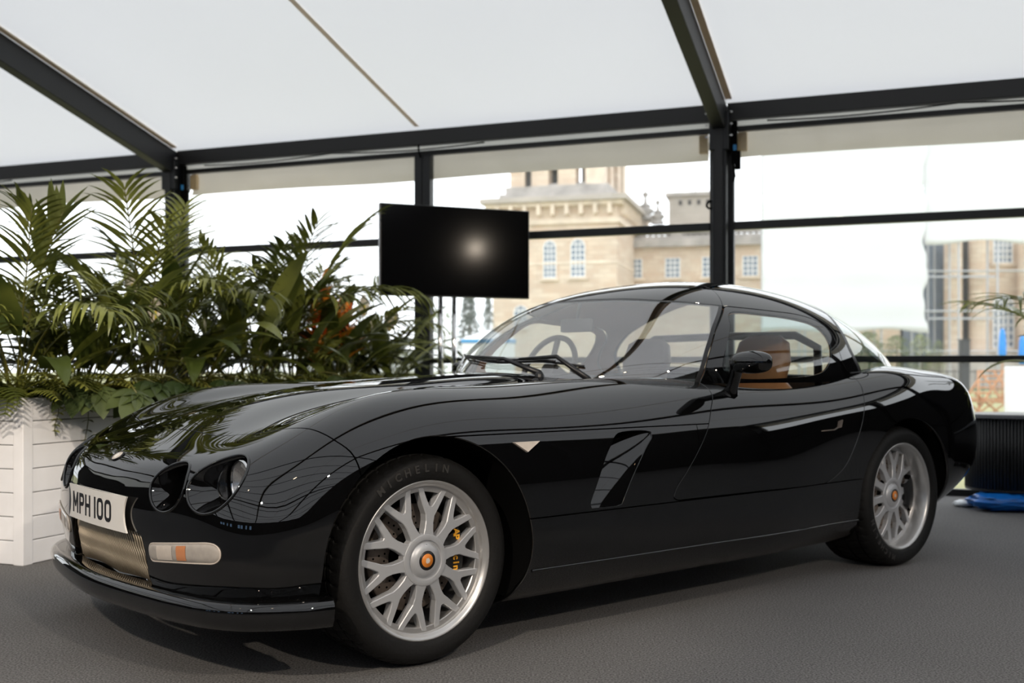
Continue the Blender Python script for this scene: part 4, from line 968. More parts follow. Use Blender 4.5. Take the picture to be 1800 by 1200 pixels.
PF=[frond_mesh('frond',1.15+.08*i,1.50-.05*(i%3),[.55,.05,.3,.75,-.3,.9][i],15+i%3,.38,.036,.48,i,'palm',droop=[.9,1.2,1.0,.7,1.3,.8][i]) for i in range(6)]
PL=[frond_mesh('frond',1.22,1.52,.95,9,.34,.050,.66,20,'palml',droop=.35,splay=.75),frond_mesh('frond',1.1,1.45,.6,10,.36,.045,.6,21,'palml',droop=.6,splay=.8)]
SP=[frond_mesh('frond',.75+.05*i,1.4,[.2,-.3,.0][i],12,.28,.022,.4,40+i,'palm',droop=1.0) for i in range(3)]
BL=[leaf_mesh('leaf',.22+.05*i,1.35-.12*(i%3),.42,.105,[.7,1.1,1.5,.5][i],'broad' ,60+i) for i in range(4)]
BY=[leaf_mesh('leaf',.12,1.1,.34,.13,1.3,'broadl',70),leaf_mesh('leaf',.14,1.25,.30,.09,.8,'broadl',71)]
SLIM=[leaf_mesh('leaf',.05,1.2,.42,.026,1.9,'broadl',75),leaf_mesh('leaf',.05,1.0,.36,.022,2.2,'fern',76)]
def fern_mesh(i):
    mb=MB(); L=.30+.04*i; P=rachis(L,1.05-.1*i,-.55-.2*(i%2),16); mb.tube(P,.0022,4)
    for k in range(1,17):
        p=P[k]; T=(P[k]-P[k-1]).normalized(); l=.075*math.sin(math.pi*(.12+.80*k/17))
        for s in(-1,1): 
            leaf_strip(mb,p,T*.35+Vector((0,s,0)),(0,0,1),l,.020,.6,.15,3,lambda u:(1-u*.75))
    return mesh_from('frond',mb.v,mb.f,'fern')
FE=[fern_mesh(i) for i in range(3)]
def lobed_mesh(i):
    mb=MB(); P=rachis(.20+.05*i,1.1,-.3,6); mb.tube(P,.003,5); nst=len(mb.f); c=P[-1]
    for k in range(7):
        a=-2.1+k*.7; l=.15*(1-.25*abs(k-3)/3); d=Vector((math.cos(a),math.sin(a),-.35)); leaf_strip(mb,c,d,(0,0,1),l,.075,.5,.15,5,lambda u:.25+.9*math.sin(math.pi*min(1,.1+u*.9))*(1-.3*u) if u<1 else 0.02)
    return mesh_from('leaf',mb.v,mb.f,['fatsia','stem'],None,True,[1 if j<nst else 0 for j in range(len(mb.f))])
LO=[lobed_mesh(i) for i in range(3)]
def spathe_mesh():
    mb=MB(); P=[Vector((0,0,0)),Vector((.01,0,.25)),Vector((.03,0,.48))]; mb.tube(P,.0035,5); a=len(mb.f)
    leaf_strip(mb,P[-1],(.1,0,1),(-1,0,.1),.15,.085,-.3,.4,7,lambda u:math.sin(math.pi*min(1,.05+u*.95))**.8); b=len(mb.f)
    mb.tube([P[-1]+Vector((-.012,0,.01)),P[-1]+Vector((-.02,0,.075))],.006,6)
    return mesh_from('flower',mb.v,mb.f,['spathe','stem','yel'],None,True,[1 if i<a else(0 if i<b else 2) for i in range(len(mb.f))])
SPA=spathe_mesh()
def brom_mesh():
    mb=MB(); mb.tube([(0,0,0),(0,0,.42)],.007,6); a=len(mb.f); rnd=random.Random(5)
    for k in range(16):
        z=.24+.018*k; an=k*2.4; e=.5+.05*k; leaf_strip(mb,(0,0,z),(math.cos(an)*math.cos(e),math.sin(an)*math.cos(e),math.sin(e)),(0,0,1),.15-.004*k,.034,.3,.3,4)
    return mesh_from('flower_spike',mb.v,mb.f,['bract','stem','bractr'],None,True,[1 if i<a else(0 if (i//8)%3 else 2) for i in range(len(mb.f))])
BRO=brom_mesh()
RN=random.Random(11)
def plant(name,label,cat,loc,parts,group=None,scale=1.0):
    """parts: [(part name, mesh, azimuth, tilt, height, scale)]"""
    r=tag(empty(name,loc),label,cat,group)
    for n_,me,az,tl,h,sc in parts:
        o=obj(n_,me,r,(0.02*math.cos(az),.02*math.sin(az),h)); o.rotation_euler=(RN.uniform(-.1,.1),tl,az); o.scale=(sc*scale,)*3
    return r
ZS=.70
def pos(t,u): return plp(t,u,ZS)
# tall kentia palms along the planters
for t,u,sc,nf,lab,extra in (
  (.24,.30,.67,11,'tall kentia palm with pale young leaf at the frame edge',2),
  (.70,.36,.68,15,'kentia palm with full dark crown over the planter corner',0),
  (1.22,.26,.76,12,'kentia palm whose fronds cross the dark post',0),
  (1.75,.40,.80,10,'kentia palm just right of the dark post',0),
  (2.28,.24,.90,12,'kentia palm arching over the middle of the planting',0),
  (2.85,.34,.96,9,'kentia palm with the highest arching frond before the glass',0),
  (3.45,.36,.94,8,'slim kentia palm left of the black screen',0),
  (3.95,.22,.58,8,'kentia palm tucked under the black screen',0)):
    parts=[]
    for k in range(nf):
        az=2*math.pi*k/nf+RN.uniform(-.3,.3); parts.append(('frond',PF[RN.randrange(6)],az,RN.uniform(-.12,.15),0,RN.uniform(.78,1.12)))
    for k in range(4): parts.append(('frond',SP[k%3],RN.uniform(0,6.28),RN.uniform(0,.3),0,RN.uniform(.8,1.1)))
    for k in range(extra): parts.append(('frond',PL[k],(-.6,-2.2)[k],-.02,.02,1.25))
    plant('kentia_palm',lab,'palm',pos(t,u),parts,'kentia palms in the planters',sc)
# broad-leaved plants
for t,u in ((.25,.2),(.55,.12),(.85,.45),(1.05,.15),(1.45,.12),(1.6,.35),(1.95,.12),(2.1,.4),(2.5,.12),(2.75,.35),(3.05,.12),(3.35,.2),(3.75,.14),(3.9,.1),(3.7,.4)):
    parts=[('leaf',BL[RN.randrange(4)],2*math.pi*k/9+RN.uniform(-.3,.3),RN.uniform(-.1,.35),0,RN.uniform(.9,1.45)) for k in range(11)]
    plant('broadleaf_plant','dark broad-leaved plant standing between the palms','plant',pos(t,u),parts,'dark broad-leaved plants in the planters')
for t,u in ((.42,.10),(.95,.08),(1.7,.08),(2.65,.08),(3.5,.06),(3.85,.06),(4.1,.08)):
    parts=[('leaf',(BY+SLIM)[RN.randrange(4)],RN.uniform(0,6.28),RN.uniform(0,.5),0,RN.uniform(.7,1.0)) for k in range(9)]
    plant('calathea','yellow-green leaved low plant near the planter rim','plant',pos(t,u),parts,'yellow-green low plants in the planters')
# ferns along the rim
for i in range(26):
    t=-.0+i*.155+RN.uniform(-.04,.04); u=.05+.10*(i%3==1)+RN.uniform(-.02,.02)
    parts=[('frond',FE[RN.randrange(3)],-psi-math.pi/2*0+RN.uniform(-math.pi,math.pi),RN.uniform(-.1,.45),.06,RN.uniform(.7,1.15)) for k in range(15)]
    plant('fern','small feathery fern filling the planter rim','fern',pos(max(.05,t),u),parts,'ferns along the planter rim')
for i,(t,u) in enumerate(((.05,.25),(.04,.45),(.08,.12))):
    parts=[('frond',FE[RN.randrange(3)],RN.uniform(0,6.28),RN.uniform(-.1,.45),.06,RN.uniform(.8,1.2)) for k in range(14)]
    plant('fern','small feathery fern filling the planter rim','fern',pos(t,u),parts,'ferns along the planter rim')
# lobed ivy-like plants hanging over the front board
for t,lab,az0 in ((.50,'big lobed-leaf plant hanging over the planter front',-.4),(1.12,'grey-green lobed-leaf plant beside the black bonnet',-.4),(2.3,'lobed-leaf plant low behind the black bonnet',-.4)):
    parts=[('leaf',LO[k%3],az0+(k-3)*.35,.30+.08*(k%4),.09,RN.uniform(1.2,1.6)) for k in range(7)]
    plant('lobed_leaf_plant',lab,'plant',pos(t,.03),parts,'lobed-leaf plants in the planters')
# trailing sprigs
for t,L,lab in ((.20,.17,'short trailing sprig hanging down the planter front'),(.40,.30,'long thin trailing stem hanging down the planter front')):
    r=tag(empty('trailing_sprig',plp(t,-.012,PT)),lab,'plant'); P=[(0,0,.02),(.0,-.004,-.02)]+[(.01*math.sin(k),-.006,-.02-L*k/6) for k in range(1,7)]
    MB().tube(P,.0025,5).build('stem','stem',r,smooth=True)
    for k in range(2,7):
        for s in (-1,1):
            lf=MB(); leaf_strip(lf,P[k],(s*.8,-.3,-.2),(0,-.3,1),.035,.016,.5,.2,3); lf.build('leaf','fern' if L<.2 else 'stem',r,smooth=True)
# flowers
for i,(t,u,h,sc,az) in enumerate(((1.05,.25,.10,1.0,2.5),(1.12,.15,-.02,.95,2.0),(2.55,.12,.05,1.0,2.2),(3.02,.2,.06,1.0,2.4),(3.12,.12,.04,1.0,2.1),(3.50,.10,.05,1.1,2.3),(3.62,.12,-.05,1.0,2.6),(3.95,.12,.0,1.0,2.0),(4.1,.14,.05,1.0,2.4))):
    lab=('white peace lily flower beside the dark post','lower white peace lily flower beside the dark post','white peace lily flower left of the orange flowers')[i] if i<3 else 'white peace lily flower right of the orange flowers'
    f=tag(obj('peace_lily_flower',SPA,None,plp(t,u,ZS+.02+h),(0,0,az)),lab,'flower','white peace lily flowers'); f.scale=(sc*1.05,)*3
for i,(t,u,h) in enumerate(((2.80,.08,.02),(2.92,.16,.10),(3.02,.10,-.08),(3.08,.05,-.12),(2.74,.12,-.14))):
    f=tag(obj('bromeliad_flower',BRO,None,plp(t,u-.03,ZS+.08+h),(0,0,i*1.1)),('upper orange bromeliad flower spike among the palms','tallest orange bromeliad flower spike among the palms')[i] if i<2 else 'lower orange bromeliad flower spike among the palms','flower','orange bromeliad flowers'); f.scale=(1.3,)*3
# plant standing on the right end of the sideboard
M['pot']=mat('white glazed pot',(.7,.7,.7),.25)
c=Matrix.Translation(SB.location)@Matrix.Rotation(-psi,4,'Z')@Vector((.47,-.02,.625)); rp=tag(empty('potted_plant',c),'leafy plant on the sideboard reaching in at the frame edge','plant')
MB().lathe([(0,0),(.075,0),(.095,.16),(.088,.16),(.07,.02),(0,.02)],28).build('pot','pot',rp,smooth=True)
for k in range(18):
    o=obj('leaf',(BL+BY)[k%6],rp,(0,0,.13)); o.rotation_euler=(0,RN.uniform(-.25,.5),2.2+k*2.4); o.scale=(RN.uniform(.7,1.1),)*3
for k in range(4):
    o=obj('frond',SP[k%3],rp,(0,0,.13)); o.rotation_euler=(0,RN.uniform(-.2,.2),2.4+k*1.1); o.scale=(1.35,)*3
# ------------------------------------------------------------------ outdoors
M['grass']=mat('pale lawn',(.30,.29,.13),.9,var=.18,vscale=.6)
M['stone']=None
def stone(name,c1,c2,c3):
    m=bpy.data.materials.new(name); m.use_nodes=True; nt=m.node_tree; p=nt.nodes['Principled BSDF']; p.inputs['Roughness'].default_value=.85
    tc=nt.nodes.new('ShaderNodeTexCoord'); mp=nt.nodes.new('ShaderNodeMapping'); mp.inputs['Rotation'].default_value=(math.pi/2,0,0); nt.links.new(tc.outputs['Object'],mp.inputs[0])
    b=nt.nodes.new('ShaderNodeTexBrick'); b.inputs['Scale'].default_value=1.0; b.inputs['Brick Width'].default_value=.62; b.inputs['Row Height'].default_value=.26; b.inputs['Mortar Size'].default_value=.012
    b.inputs['Color1'].default_value=(*c1,1); b.inputs['Color2'].default_value=(*c2,1); b.inputs['Mortar'].default_value=(*c3,1); nt.links.new(mp.outputs[0],b.inputs['Vector'])
    n=nt.nodes.new('ShaderNodeTexNoise'); n.inputs['Scale'].default_value=.7; n.inputs['Detail'].default_value=5; nt.links.new(tc.outputs['Object'],n.inputs['Vector'])
    r=nt.nodes.new('ShaderNodeValToRGB'); r.color_ramp.elements[0].position=.3; r.color_ramp.elements[0].color=(.78,.8,.84,1); r.color_ramp.elements[1].color=(1,1,1,1); nt.links.new(n.outputs['Fac'],r.inputs['Fac'])
    x=nt.nodes.new('ShaderNodeMix'); x.data_type='RGBA'; x.blend_type='MULTIPLY'; x.inputs[0].default_value=1; nt.links.new(b.outputs['Color'],x.inputs[6]); nt.links.new(r.outputs[0],x.inputs[7]); nt.links.new(x.outputs[2],p.inputs['Base Color']); return m
M['stone']=stone('honey limestone',(.74,.55,.40),(.85,.70,.54),(.60,.47,.37))
M['stoneg']=stone('weathered grey limestone',(.52,.45,.38),(.58,.51,.44),(.44,.38,.33))
M['trimstone']=mat('pale dressed stone',(.74,.62,.50),.85,var=.15,vscale=1.5)
M['greystone']=mat('grey weathered stone',(.42,.385,.36),.9,var=.25,vscale=1.2)
M['winframe']=mat('white window paint',(.8,.8,.8),.5); M['winpane']=mat('dark old glass',(.16,.21,.29),.15)
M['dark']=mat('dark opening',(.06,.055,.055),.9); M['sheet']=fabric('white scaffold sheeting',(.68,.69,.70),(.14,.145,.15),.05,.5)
M['pole']=mat('scaffold tube',(.45,.46,.48),.4,.6)
M['scafdark']=mat('dark blue-grey sheeting',(.16,.19,.24),.7,var=.3,vscale=.8)  # dark blue-grey tone of the left portico bay
M['conif']=leafmat('blue-grey conifer needles',(.20,.235,.20),(.36,.39,.33),2,.7,.3); M['tree']=leafmat('pale tree foliage',(.24,.29,.15),(.42,.45,.25),2,.7,.3)
M['bark']=mat('bark',(.2,.17,.14),.9); M['tentw']=mat('white tent cloth',(.8,.8,.82),.7); M['tentb']=mat('blue tent stripe',(.03,.33,.72),.6)
M['blue']=mat('blue parasol cloth',(.01,.25,.75),.6,var=.1); M['teak']=mat('orange-brown timber',(.50,.24,.11),.6,var=.15); M['iron']=mat('dark iron',(.03,.03,.035),.5)
gd=MB(); gd.add([(-260,-60,-.12),(260,-60,-.12),(260,330,-.12),(-260,330,-.12)],[(0,1,2,3)])
stc(gd.build('ground','grass'))['label']='pale sunlit lawn outside the marquee'
def px3(px,py,Z): return ((px-900)/1900*Z,Z,.92+(648-py)/1900*Z)
class Facade:
    """a wall frame: origin o, horizontal u, outward normal n"""
    def __init__(s,o,u): s.o=Vector(o); s.u=Vector(u).normalized(); s.n=Vector((s.u.y,-s.u.x,0)); s.R=Matrix((s.u,-s.n,Vector((0,0,1)))).transposed()
    def at(s,px,py,off=0):
        d=Vector(((px-900)/1900,1,(648-py)/1900)); c=Vector((0,0,.92)); o=s.o+s.n*off; t=(o-c).dot(s.n)/d.dot(s.n); p=c+d*t; return ((p-s.o).dot(s.u),p.z)
    def P(s,a,b,z): p=s.o+s.u*a+s.n*b; return (p.x,p.y,z)
    def box(s,mb,a0,a1,b0,b1,z0,z1): mb.box(s.P((a0+a1)/2,(b0+b1)/2,(z0+z1)/2),(abs(a1-a0),abs(b1-b0),abs(z1-z0)),s.R); return mb
def local(o_root,mb):
    inv=o_root.matrix_basis.inverted(); mb.v=[tuple(inv@Vector(p)) for p in mb.v]; return mb
def window(F,root,a0,a1,z0,z1,cols,rows,arch=False,sill=True):
    h=(a1-a0)/2; am=(a0+a1)/2
    fr=MB()
    if arch:
        zc=z1-h; N=12; ar=[(am+h*math.cos(t),zc+h*math.sin(t)) for t in np.linspace(0,math.pi,N)]
        poly=[(a0,z0),(a1,z0)]+ar
    else: poly=[(a0,z0),(a1,z0),(a1,z1),(a0,z1)]
    n=len(poly); cen=(am,(z0+z1)/2)
    inn=[(am+(p[0]-am)*.84,cen[1]+(p[1]-cen[1])*.93) for p in poly]
    V=[F.P(a,.06,z) for a,z in poly]+[F.P(a,.06,z) for a,z in inn]+[F.P(a,-.02,z) for a,z in poly]+[F.P(a,0.0,z) for a,z in inn]
    Fc=[]
    for i in range(n):
        j=(i+1)%n; Fc+=[(i,j,n+j,n+i),(2*n+i,2*n+j,j,i),(n+i,n+j,3*n+j,3*n+i)]
    fr.add(V,Fc)
    w=local(root,fr).build('window_frame','winframe',root)
    pn=MB(); pn.add([F.P(a,.015,z) for a,z in inn],[tuple(range(n))]); local(root,pn).build('pane','winpane',w); 
    w.matrix_parent_inverse.identity()
    bars=MB(); bw=(a1-a0)*.04
    ztop=z1-(z1-z0)*.04
    for k in range(1,cols): a=a0+(a1-a0)*(.08+.84*k/cols); F.box(bars,a-bw,a+bw,.015,.05,z0,ztop-(h*.15 if arch else 0))
    for k in range(1,rows): z=z0+(z1-z0)*k/rows; F.box(bars,a0+.05,a1-.05,.015,.05,z-bw,z+bw)
    local(root,bars).build('glazing_bar','winframe',w)
    if sill: sb=MB(); F.box(sb,a0-.15,a1+.15,0,.14,z0-.16,z0-.02); local(root,sb).build('window_sill','trimstone',root)
# ---- palace tower
uT=Vector((.964,-.266,0)); cor=Vector((5.84,60,0)); FT=Facade(cor-uT*7.2,uT)      # a: 0..7.2
TW=tag(empty('palace_tower',tuple(cor-uT*3.6)),'honey limestone palace tower with arched windows and open belfry','building')
zc0,zc1=FT.at(1000,392)[1],FT.at(1000,346)[1]
def tbox(name,m,*q,F=FT,root=TW):
    mb=MB(); F.box(mb,*q); return local(root,mb).build(name,m,root)
tbox('tower_wall','stone',0,7.2,-9.5,0,-.12,zc0)
tbox('string_course','trimstone',-.02,7.22,-9.52,.03,FT.at(1000,462)[1]-.08,FT.at(1000,462)[1]+.10)
for q,(e,z0,z1) in enumerate(((.15,zc0-.05,zc0+.25),(.35,zc0+.95,zc1-.28),(.62,zc1-.28,zc1))): tbox('cornice','trimstone' if q<2 else 'stoneg',-e,7.2+e,-9.5-e,e,z0,z1)
tbox('frieze','stone',-.02,7.22,-9.5,.03,zc0,zc1-.4)
for k in range(9): a=.35+k*.81; tbox('bracket','trimstone',a-.11,a+.11,0,.42,zc0+.45,zc1-.35)
for k in range(8):
    mb=MB(); F2=FT; a=7.2; FT.box(mb,7.2,7.62,-.6-k*1.1-.11,-.6-k*1.1+.11,zc0+.45,zc1-.35); local(TW,mb).build('bracket','trimstone',TW)
tbox('plinth_course','greystone',.35,6.85,-8.8,-.10,zc1,zc1+.32); tbox('plinth_course','greystone',.65,6.6,-8.5,-.35,zc1+.32,zc1+.75)
zb0=zc1+.75; zb1=zb0+3.6
for a0,a1 in((.9,1.75),(2.15,3.15),(3.7,4.75),(5.3,6.35)):
    for b0,b1 in((-1.5,-.5),(-8.2,-7.2)): tbox('belfry_pier','stone' if a0<5 else 'trimstone',a0,a1,b0,b1,zb0,zb1)
for b in (-3.2,-5.6): tbox('belfry_pier','stone',5.5,6.35,b-.45,b+.45,zb0,zb1)
tbox('belfry_top','stoneg',.7,6.5,-8.4,-.4,zb1,zb1+1.2)
tbox('belfry_inner_shade','dark',.9,2.2,-7.0,-1.6,zb0,zb1)  # dark box paints the shade inside the belfry
for a0,a1 in((1.75,2.15),(3.15,3.7),(4.75,5.3)): tbox('belfry_head_shade','dark',a0,a1,-1.4,-.8,zb0+(1.3 if a0>2 else 0),zb1);  # dark fill paints interior shade into the openings
for a0,a1 in((3.15,3.7),(4.75,5.3)): tbox('belfry_sill','greystone',a0,a1,-1.4,-.6,zb0,zb0+.15)
for p0,p1,y0,y1 in((955,978,422,489),(1003,1029,419,487)):
    a0,z0=FT.at(p0,y1);a1,z1=FT.at(p1,y0); window(FT,TW,a0,a1,z0,z1,3,7,True)
a0,z0=FT.at(903,575);a1,z1=FT.at(928,536); window(FT,TW,a0,a1,z0,z1,3,4,True)
# ---- palace wing
FW=Facade((px3(1095,600,66)[0],66,0),(.97,-.243,0)); WG=tag(empty('palace_wing',FW.P(6,0,0)),'honey limestone palace wing with sash windows and balustrade','building')
ztop=FW.at(1200,432)[1]
def wbx(name,m,*q): return tbox(name,m,*q,F=FW,root=WG)
wbx('wing_wall','stone',-.5,16,-6,0,-.12,ztop)
wbx('cornice','greystone',-.4,16.2,-6,.35,ztop-.05,ztop+.38); wbx('parapet_base','greystone',-.3,16,-.5,.08,ztop+.38,ztop+.62)
zt=FW.at(1200,406)[1]
wbx('parapet_rail','greystone',-.3,16,-.45,.05,zt-.16,zt)
for k in range(46):
    a=-.1+k*.35
    if (k%9)<2: wbx('parapet_block','greystone',a-.17,a+.18,-.42,.03,ztop+.6,zt-.1)
    else: 
        mb=MB(); p=FW.P(a,-.2,0); mb.lathe([(.07,ztop+.6),(.11,ztop+.75),(.06,(ztop+zt)/2+.2),(.09,zt-.12)],8,'z',(p[0],p[1],0)); local(WG,mb).build('baluster','greystone',WG,smooth=True)
for p0,p1,y0,y1 in((1104,1129,455,489),(1169,1196,453,488),(1234,1262,451,487),(1305,1333,449,485)):
    a0,z0=FW.at(p0,y1);a1,z1=FW.at(p1,y0); window(FW,WG,a0,a1,z0,z1,3,4)
a0=FW.at(1083,600)[0]; 
# block and urns on the wing roof
a0,a1=FW.at(1174,400)[0],FW.at(1262,400)[0]; z0,z1=zt-.2,FW.at(1200,342)[1]
wbx('roof_block','stoneg',a0,a1,-3,-.6,z0,z1); wbx('block_cap','greystone',a0-.2,a1+.2,-3.2,-.4,z1,z1+.22); wbx('block_base','greystone',a0-.15,a1+.15,-3.1,-.45,z0,z0+.5)
for k in range(5): a=a0+.7+k*.55; wbx('block_panel','dark',a-.10,a+.10,-.62,-.58,z1-.55,z1-.25)
def urn(px,py0,py1,sc,root=WG):
    a,zb=FW.at(px,py1); _,zt_=FW.at(px,py0); h=zt_-zb; p=FW.P(a,-1,0); mb=MB(); w=.55*sc
    mb.lathe([(w*.7,0),(w*.7,.10*h),(w*.4,.13*h),(w*.8,.28*h),(w*.75,.36*h),(w*.35,.42*h),(w*.6,.48*h),(w*.2,.56*h),(w*.1,.78*h),(w*.3,.84*h),(w*.25,.93*h),(0,h)],14,'z',(p[0],p[1],zb)); local(root,mb).build('roof_urn','greystone',root,smooth=True)
urn(1131,331,382,1.2); urn(1153,346,390,1.0); urn(1220,327,345,.35)
# drainpipe hopper in the corner between tower and wing
mb=MB(); p=FW.P(-.25,.25,0); z0=FW.at(1092,490)[1]; z1=FW.at(1092,436)[1]; mb.tube([(p[0],p[1],z0-8),(p[0],p[1],z1-1.0),(p[0],p[1],z1)],[.10,.12,.38],10); local(WG,mb).build('drain_hopper','greystone',WG,smooth=True)
# ---- wrapped scaffold
FS=Facade((px3(1340,600,54)[0],54,0),(1,-.05,0))
def sheet(name,label,pts,seed,off=0):
    (p0,y0),(p1,y1)=pts; A0,Z1=FS.at(p0,y0);A1,Z0=FS.at(p1,y1); rnd=np.random.RandomState(seed); rows=[]
    for z in np.linspace(Z0,Z1,40):
        rows.append([FS.P(a+(.10*math.sin(z*2.1+seed)+.06*math.sin(z*5)) *((a-A0)/(A1-A0)>.97),off+.05*math.sin(a*.9+z*.25)+.05*abs(math.sin(z*1.9))+.012*math.sin(a*2.1-z*1.3),z+(.12*math.sin(a*1.3) if z==Z0 else 0)) for a in np.linspace(A0,A1,48)])
    o=MB().grid(rows).build(name,'sheet',smooth=True); sm=o.modifiers.new('thick','SOLIDIFY'); sm.thickness=.02; return tag(o,label,'sheeting')
sheet('scaffold_sheet','tall white sheeting wrapping the scaffold beside the palace wing',((1339,180),(1626,582)),2)
sheet('scaffold_sheet','upper white sheeting over the columned palace front',((1627,180),(1860,424)),5,-.3)
SC=tag(empty('scaffold',FS.P(5,-1,0)),'scaffold tubes behind the white sheeting','scaffold')
for a in np.linspace(.3,15.5,9):
    for b in (-.5,-1.8): mb=MB(); mb.tube([FS.P(a,b,-.12),FS.P(a,b,14)],.05,6); local(SC,mb).build('upright_tube','pole',SC)
for z in np.arange(1.8,14,2.0): mb=MB(); mb.tube([FS.P(0,-.5,z),FS.P(15.8,-.5,z)],.045,6); local(SC,mb).build('ledger_tube','pole',SC)
# ---- columned front at the right
FP=Facade((px3(1620,600,62)[0],62,0),(1,-.03,0)); PO=tag(empty('palace_portico',FP.P(4,0,0)),'columned palace front with arched window behind the scaffold','building')
def ap(px): return FP.at(px,600)[0]
zt=FP.at(1700,415)[1]
def pbx(name,m,*q): return tbox(name,m,*q,F=FP,root=PO)
pbx('front_wall','stone',ap(1738),ap(1900),-3,-1.2,-.12,zt+3)
pbx('back_wall','stoneg',ap(1590),ap(1900),-3.4,-3.0,-.12,zt+3)
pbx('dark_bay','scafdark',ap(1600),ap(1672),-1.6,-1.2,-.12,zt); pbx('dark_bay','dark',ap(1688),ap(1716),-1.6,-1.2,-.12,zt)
for p0,p1 in((1664,1696),(1708,1739),(1795,1830)):
    mb=MB(); a=(ap(p0)+ap(p1))/2; r=(ap(p1)-ap(p0))/2; p=FP.P(a,-.4,0); mb.lathe([(r*1.15,-.12),(r*1.15,.5),(r*1.02,.7),(r,1),(r*.97,zt)],20,'z',(p[0],p[1],0)); local(PO,mb).build('column','stone',PO,smooth=True)
for py in (487,560): z=FP.at(1700,py)[1]; pbx('scaffold_ledger','pole',ap(1628),ap(1745),.3,.4,z-.05,z+.05)
for px_ in (1643,1655): pbx('window_mullion','pole',ap(px_)-.05,ap(px_)+.05,-1.2,-1.1,1,zt)
FQ=Facade(FP.P(0,-1.2,0),FP.u)
a0,z0=FQ.at(1744,612);a1,z1=FQ.at(1783,517); window(FQ,PO,a0,a1,z0,z1,4,7,True)
a0,z0=FQ.at(1745,462);a1,z1=FQ.at(1780,420); window(FQ,PO,a0,a1,z0,z1,4,4)
pbx('step','greystone',ap(1640),ap(1900),-1,1.5,-.12,FP.at(1700,622)[1])
# ---- trees
def tree(name,label,px,py_top,Z,wpx,m,seed,conifer=False,py_base=640):
    x,_,zt=px3(px,py_top,Z); w=wpx/1900*Z; zb=-.12; h=zt-zb; r=tag(empty(name,(x,Z,zb)),label,'tree','trees beyond the lawn'); rnd=random.Random(seed)
    MB().tube([(0,0,0),(.05*w,0,h*.5),(0,0,h*.93)],[w*.05,w*.035,w*.01],8).build('trunk','bark',r,smooth=True)
    mb=MB(); n=1500
    for k in range(n):
        t=rnd.random()**.8; a=rnd.uniform(0,6.28)
        if conifer:
            z=h*(.12+.88*t); lay=(z/h*9)%1; R=w/2*(1-t)**.75*(.55+.45*(1-lay)); q=rnd.random()**.4; d=Vector((math.cos(a),math.sin(a),-.25))
        else:
            ph=rnd.uniform(-1,1); R=w/2*math.sqrt(max(0,1-ph*ph))*(.8+.25*math.sin(a*3+ph*4+seed)); z=h*.58+h*.42*ph; q=rnd.random()**.35; d=Vector((math.cos(a),math.sin(a),rnd.uniform(-.5,.5)))
        s=w*(.07 if conifer else .06)*rnd.uniform(.6,1.3); leaf_strip(mb,(R*q*math.cos(a),R*q*math.sin(a),z),d,(0,0,1),s*1.6,s,.4,.2,2)
    o=mb.build('foliage',m,r); o['kind']='stuff'
tree('conifer_tree','tall blue-grey conifer beside the palace tower',824,516,44,80,'conif',1,True)
tree('conifer_tree','smaller blue-grey conifer hard against the palace tower',858,520,46,50,'conif',2,True)
tree('garden_tree','pale olive tree behind the chrome poles',776,540,48,70,'tree',3)
for i,(px,py,w,lab) in enumerate(((1525,583,70,'round yellow-green tree by the car hatch'),(1575,590,60,'pale round tree under the white sheeting'),(1618,588,50,'pale green tree by the dark portico bay'),(1650,598,30,'small yellow-green bush at the columns'))):
    tree('garden_tree',lab,px,py,50,w,'tree',10+i)
for i,px in enumerate((470,560,640,700)): tree('garden_tree',('low distant tree left of the other low trees','low distant tree seen between the palms','low distant tree left of the orange flowers','low distant tree behind the orange flowers')[i],px,612,70,90,'tree',20+i)
# ---- small tent with blue stripe
x0,_,zt=px3(812,577,34); x1=px3(905,577,34)[0]; TN=tag(empty('garden_tent',((x0+x1)/2,35.5,-.12)),'small white tent with blue stripe beyond the windscreen','tent'); w=x1-x0; ze=px3(0,596,34)[2]+.12; zr=zt+.12
MB().box((0,0,(ze-.12)/2),(w,3,ze-.12)).build('tent_wall','tentw',TN); MB().box((0,0,ze-.05),(w+.06,3.06,.10)).build('blue_stripe','tentb',TN)
MB().add([(-w/2-.05,-1.55,ze),(w/2+.05,-1.55,ze),(w/2+.05,1.55,ze),(-w/2-.05,1.55,ze),(-w/2+.8,0,zr),(w/2-.8,0,zr)],[(0,1,5,4),(2,3,4,5),(1,2,5),(3,0,4)]).build('tent_roof','tentw',TN)
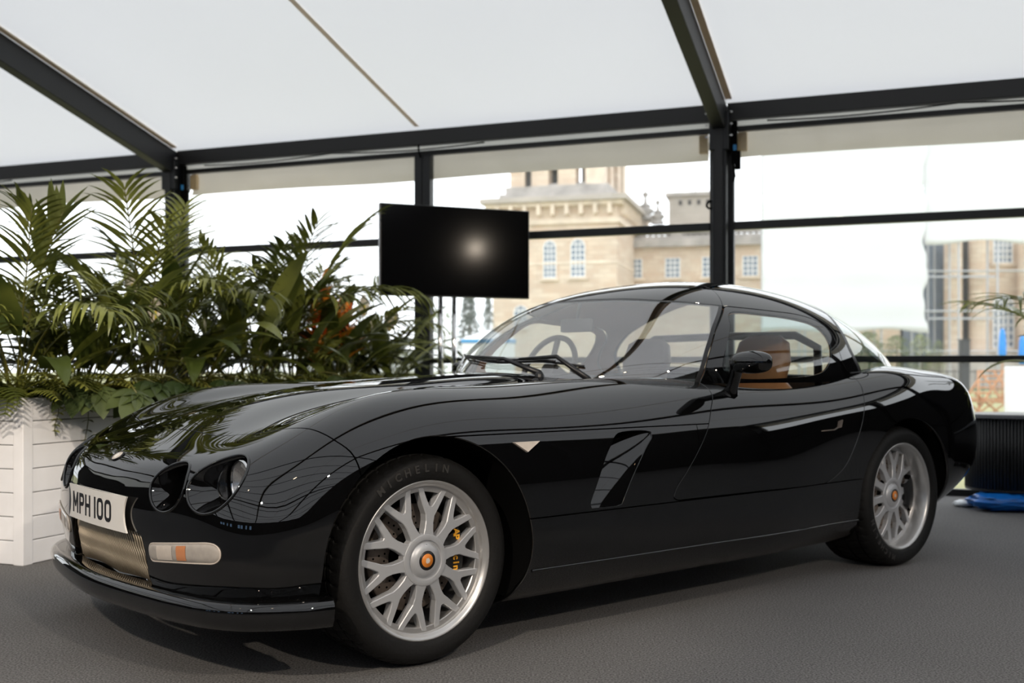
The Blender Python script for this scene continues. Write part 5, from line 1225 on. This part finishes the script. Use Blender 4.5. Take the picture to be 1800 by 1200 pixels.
# ---- parasol, bin, railing, chairs, white block on the lawn
for px,py0,lab in ((1762,577,'closed blue parasol before the arched palace window'),(1797,589,'closed blue parasol at the frame edge')):
    x,_,z1=px3(px,py0,40); PA=tag(empty('parasol',(x,40,-.12)),lab,'parasol','closed blue parasols')
    MB().lathe([(0,z1+.12),(.06,z1+.08),(.10,z1-.1),(.13,z1-.5),(.135,z1-.8),(.10,z1-.95),(.03,z1-.95)],16).build('canopy','blue',PA,smooth=True)
    MB().tube([(0,0,0),(0,0,z1)],.025,8).build('pole','teak',PA)
x,_,z=px3(1695,598,45); MB_=tag(empty('litter_bin',(x,45,-.12)),'dark litter bin at the foot of the columns','bin'); MB().box((0,0,(z+.12)/2),(.35,.35,z+.12)).build('bin_body','iron',MB_,bevel=.03); MB().box((0,0,z+.14),(.42,.42,.05)).build('bin_lid','iron',MB_)
RL=tag(empty('iron_railing',(px3(1730,650,36)[0],36,-.12)),'low dark iron railing on the lawn','railing')
for z in (.35,.95): MB().span((-3.4,0,z),(1.0,0,z),.03,.03).build('rail','iron',RL)
for k in range(19): MB().span((-3.4+k*.24,0,0),(-3.4+k*.24,0,1.0),.02,.02,(1,0,0)).build('baluster','iron',RL)
def deckchair(px,Z,rzv,lab):
    r=tag(empty('deck_chair',(px3(px,0,Z)[0],Z,-.12),rzv),lab,'chair','wooden deck chairs on the lawn')
    for s in (-.28,.28):
        MB().span((-.45,s,0),(.35,s,1.0),.04,.03).build('frame_leg','teak',r); MB().span((.45,s,0),(-.35,s,.55),.04,.03).build('frame_leg','teak',r)
        MB().span((-.5,s,.42),(.3,s,.36),.05,.03).build('arm','teak',r)
    for q in np.linspace(.05,.95,7): MB().span((-.35+.62*q*.4,-.28,.42+.0*q),(-.35+.62*q*.4,.28,.42),.03,.02).build('seat_slat','teak',r)
    for q in np.linspace(.45,1,6): MB().span((-.45+.8*q,-.28,q),(-.45+.8*q,.28,q),.05,.02).build('back_slat','teak',r)
deckchair(1722,22,.3,'orange-brown wooden deck chair nearest the black car tail'); deckchair(1748,21,1.2,'orange-brown wooden deck chair in the middle of the three'); deckchair(1760,24,2.2,'orange-brown wooden deck chair next to the white block')
x0=px3(1790,0,20)[0]; WBk=MB().box((x0+1.3,20,.42),(2.6,1.2,1.08)).build('white_counter','tentw',bevel=.03); tag(WBk,'white covered counter on the lawn at the frame edge','counter')
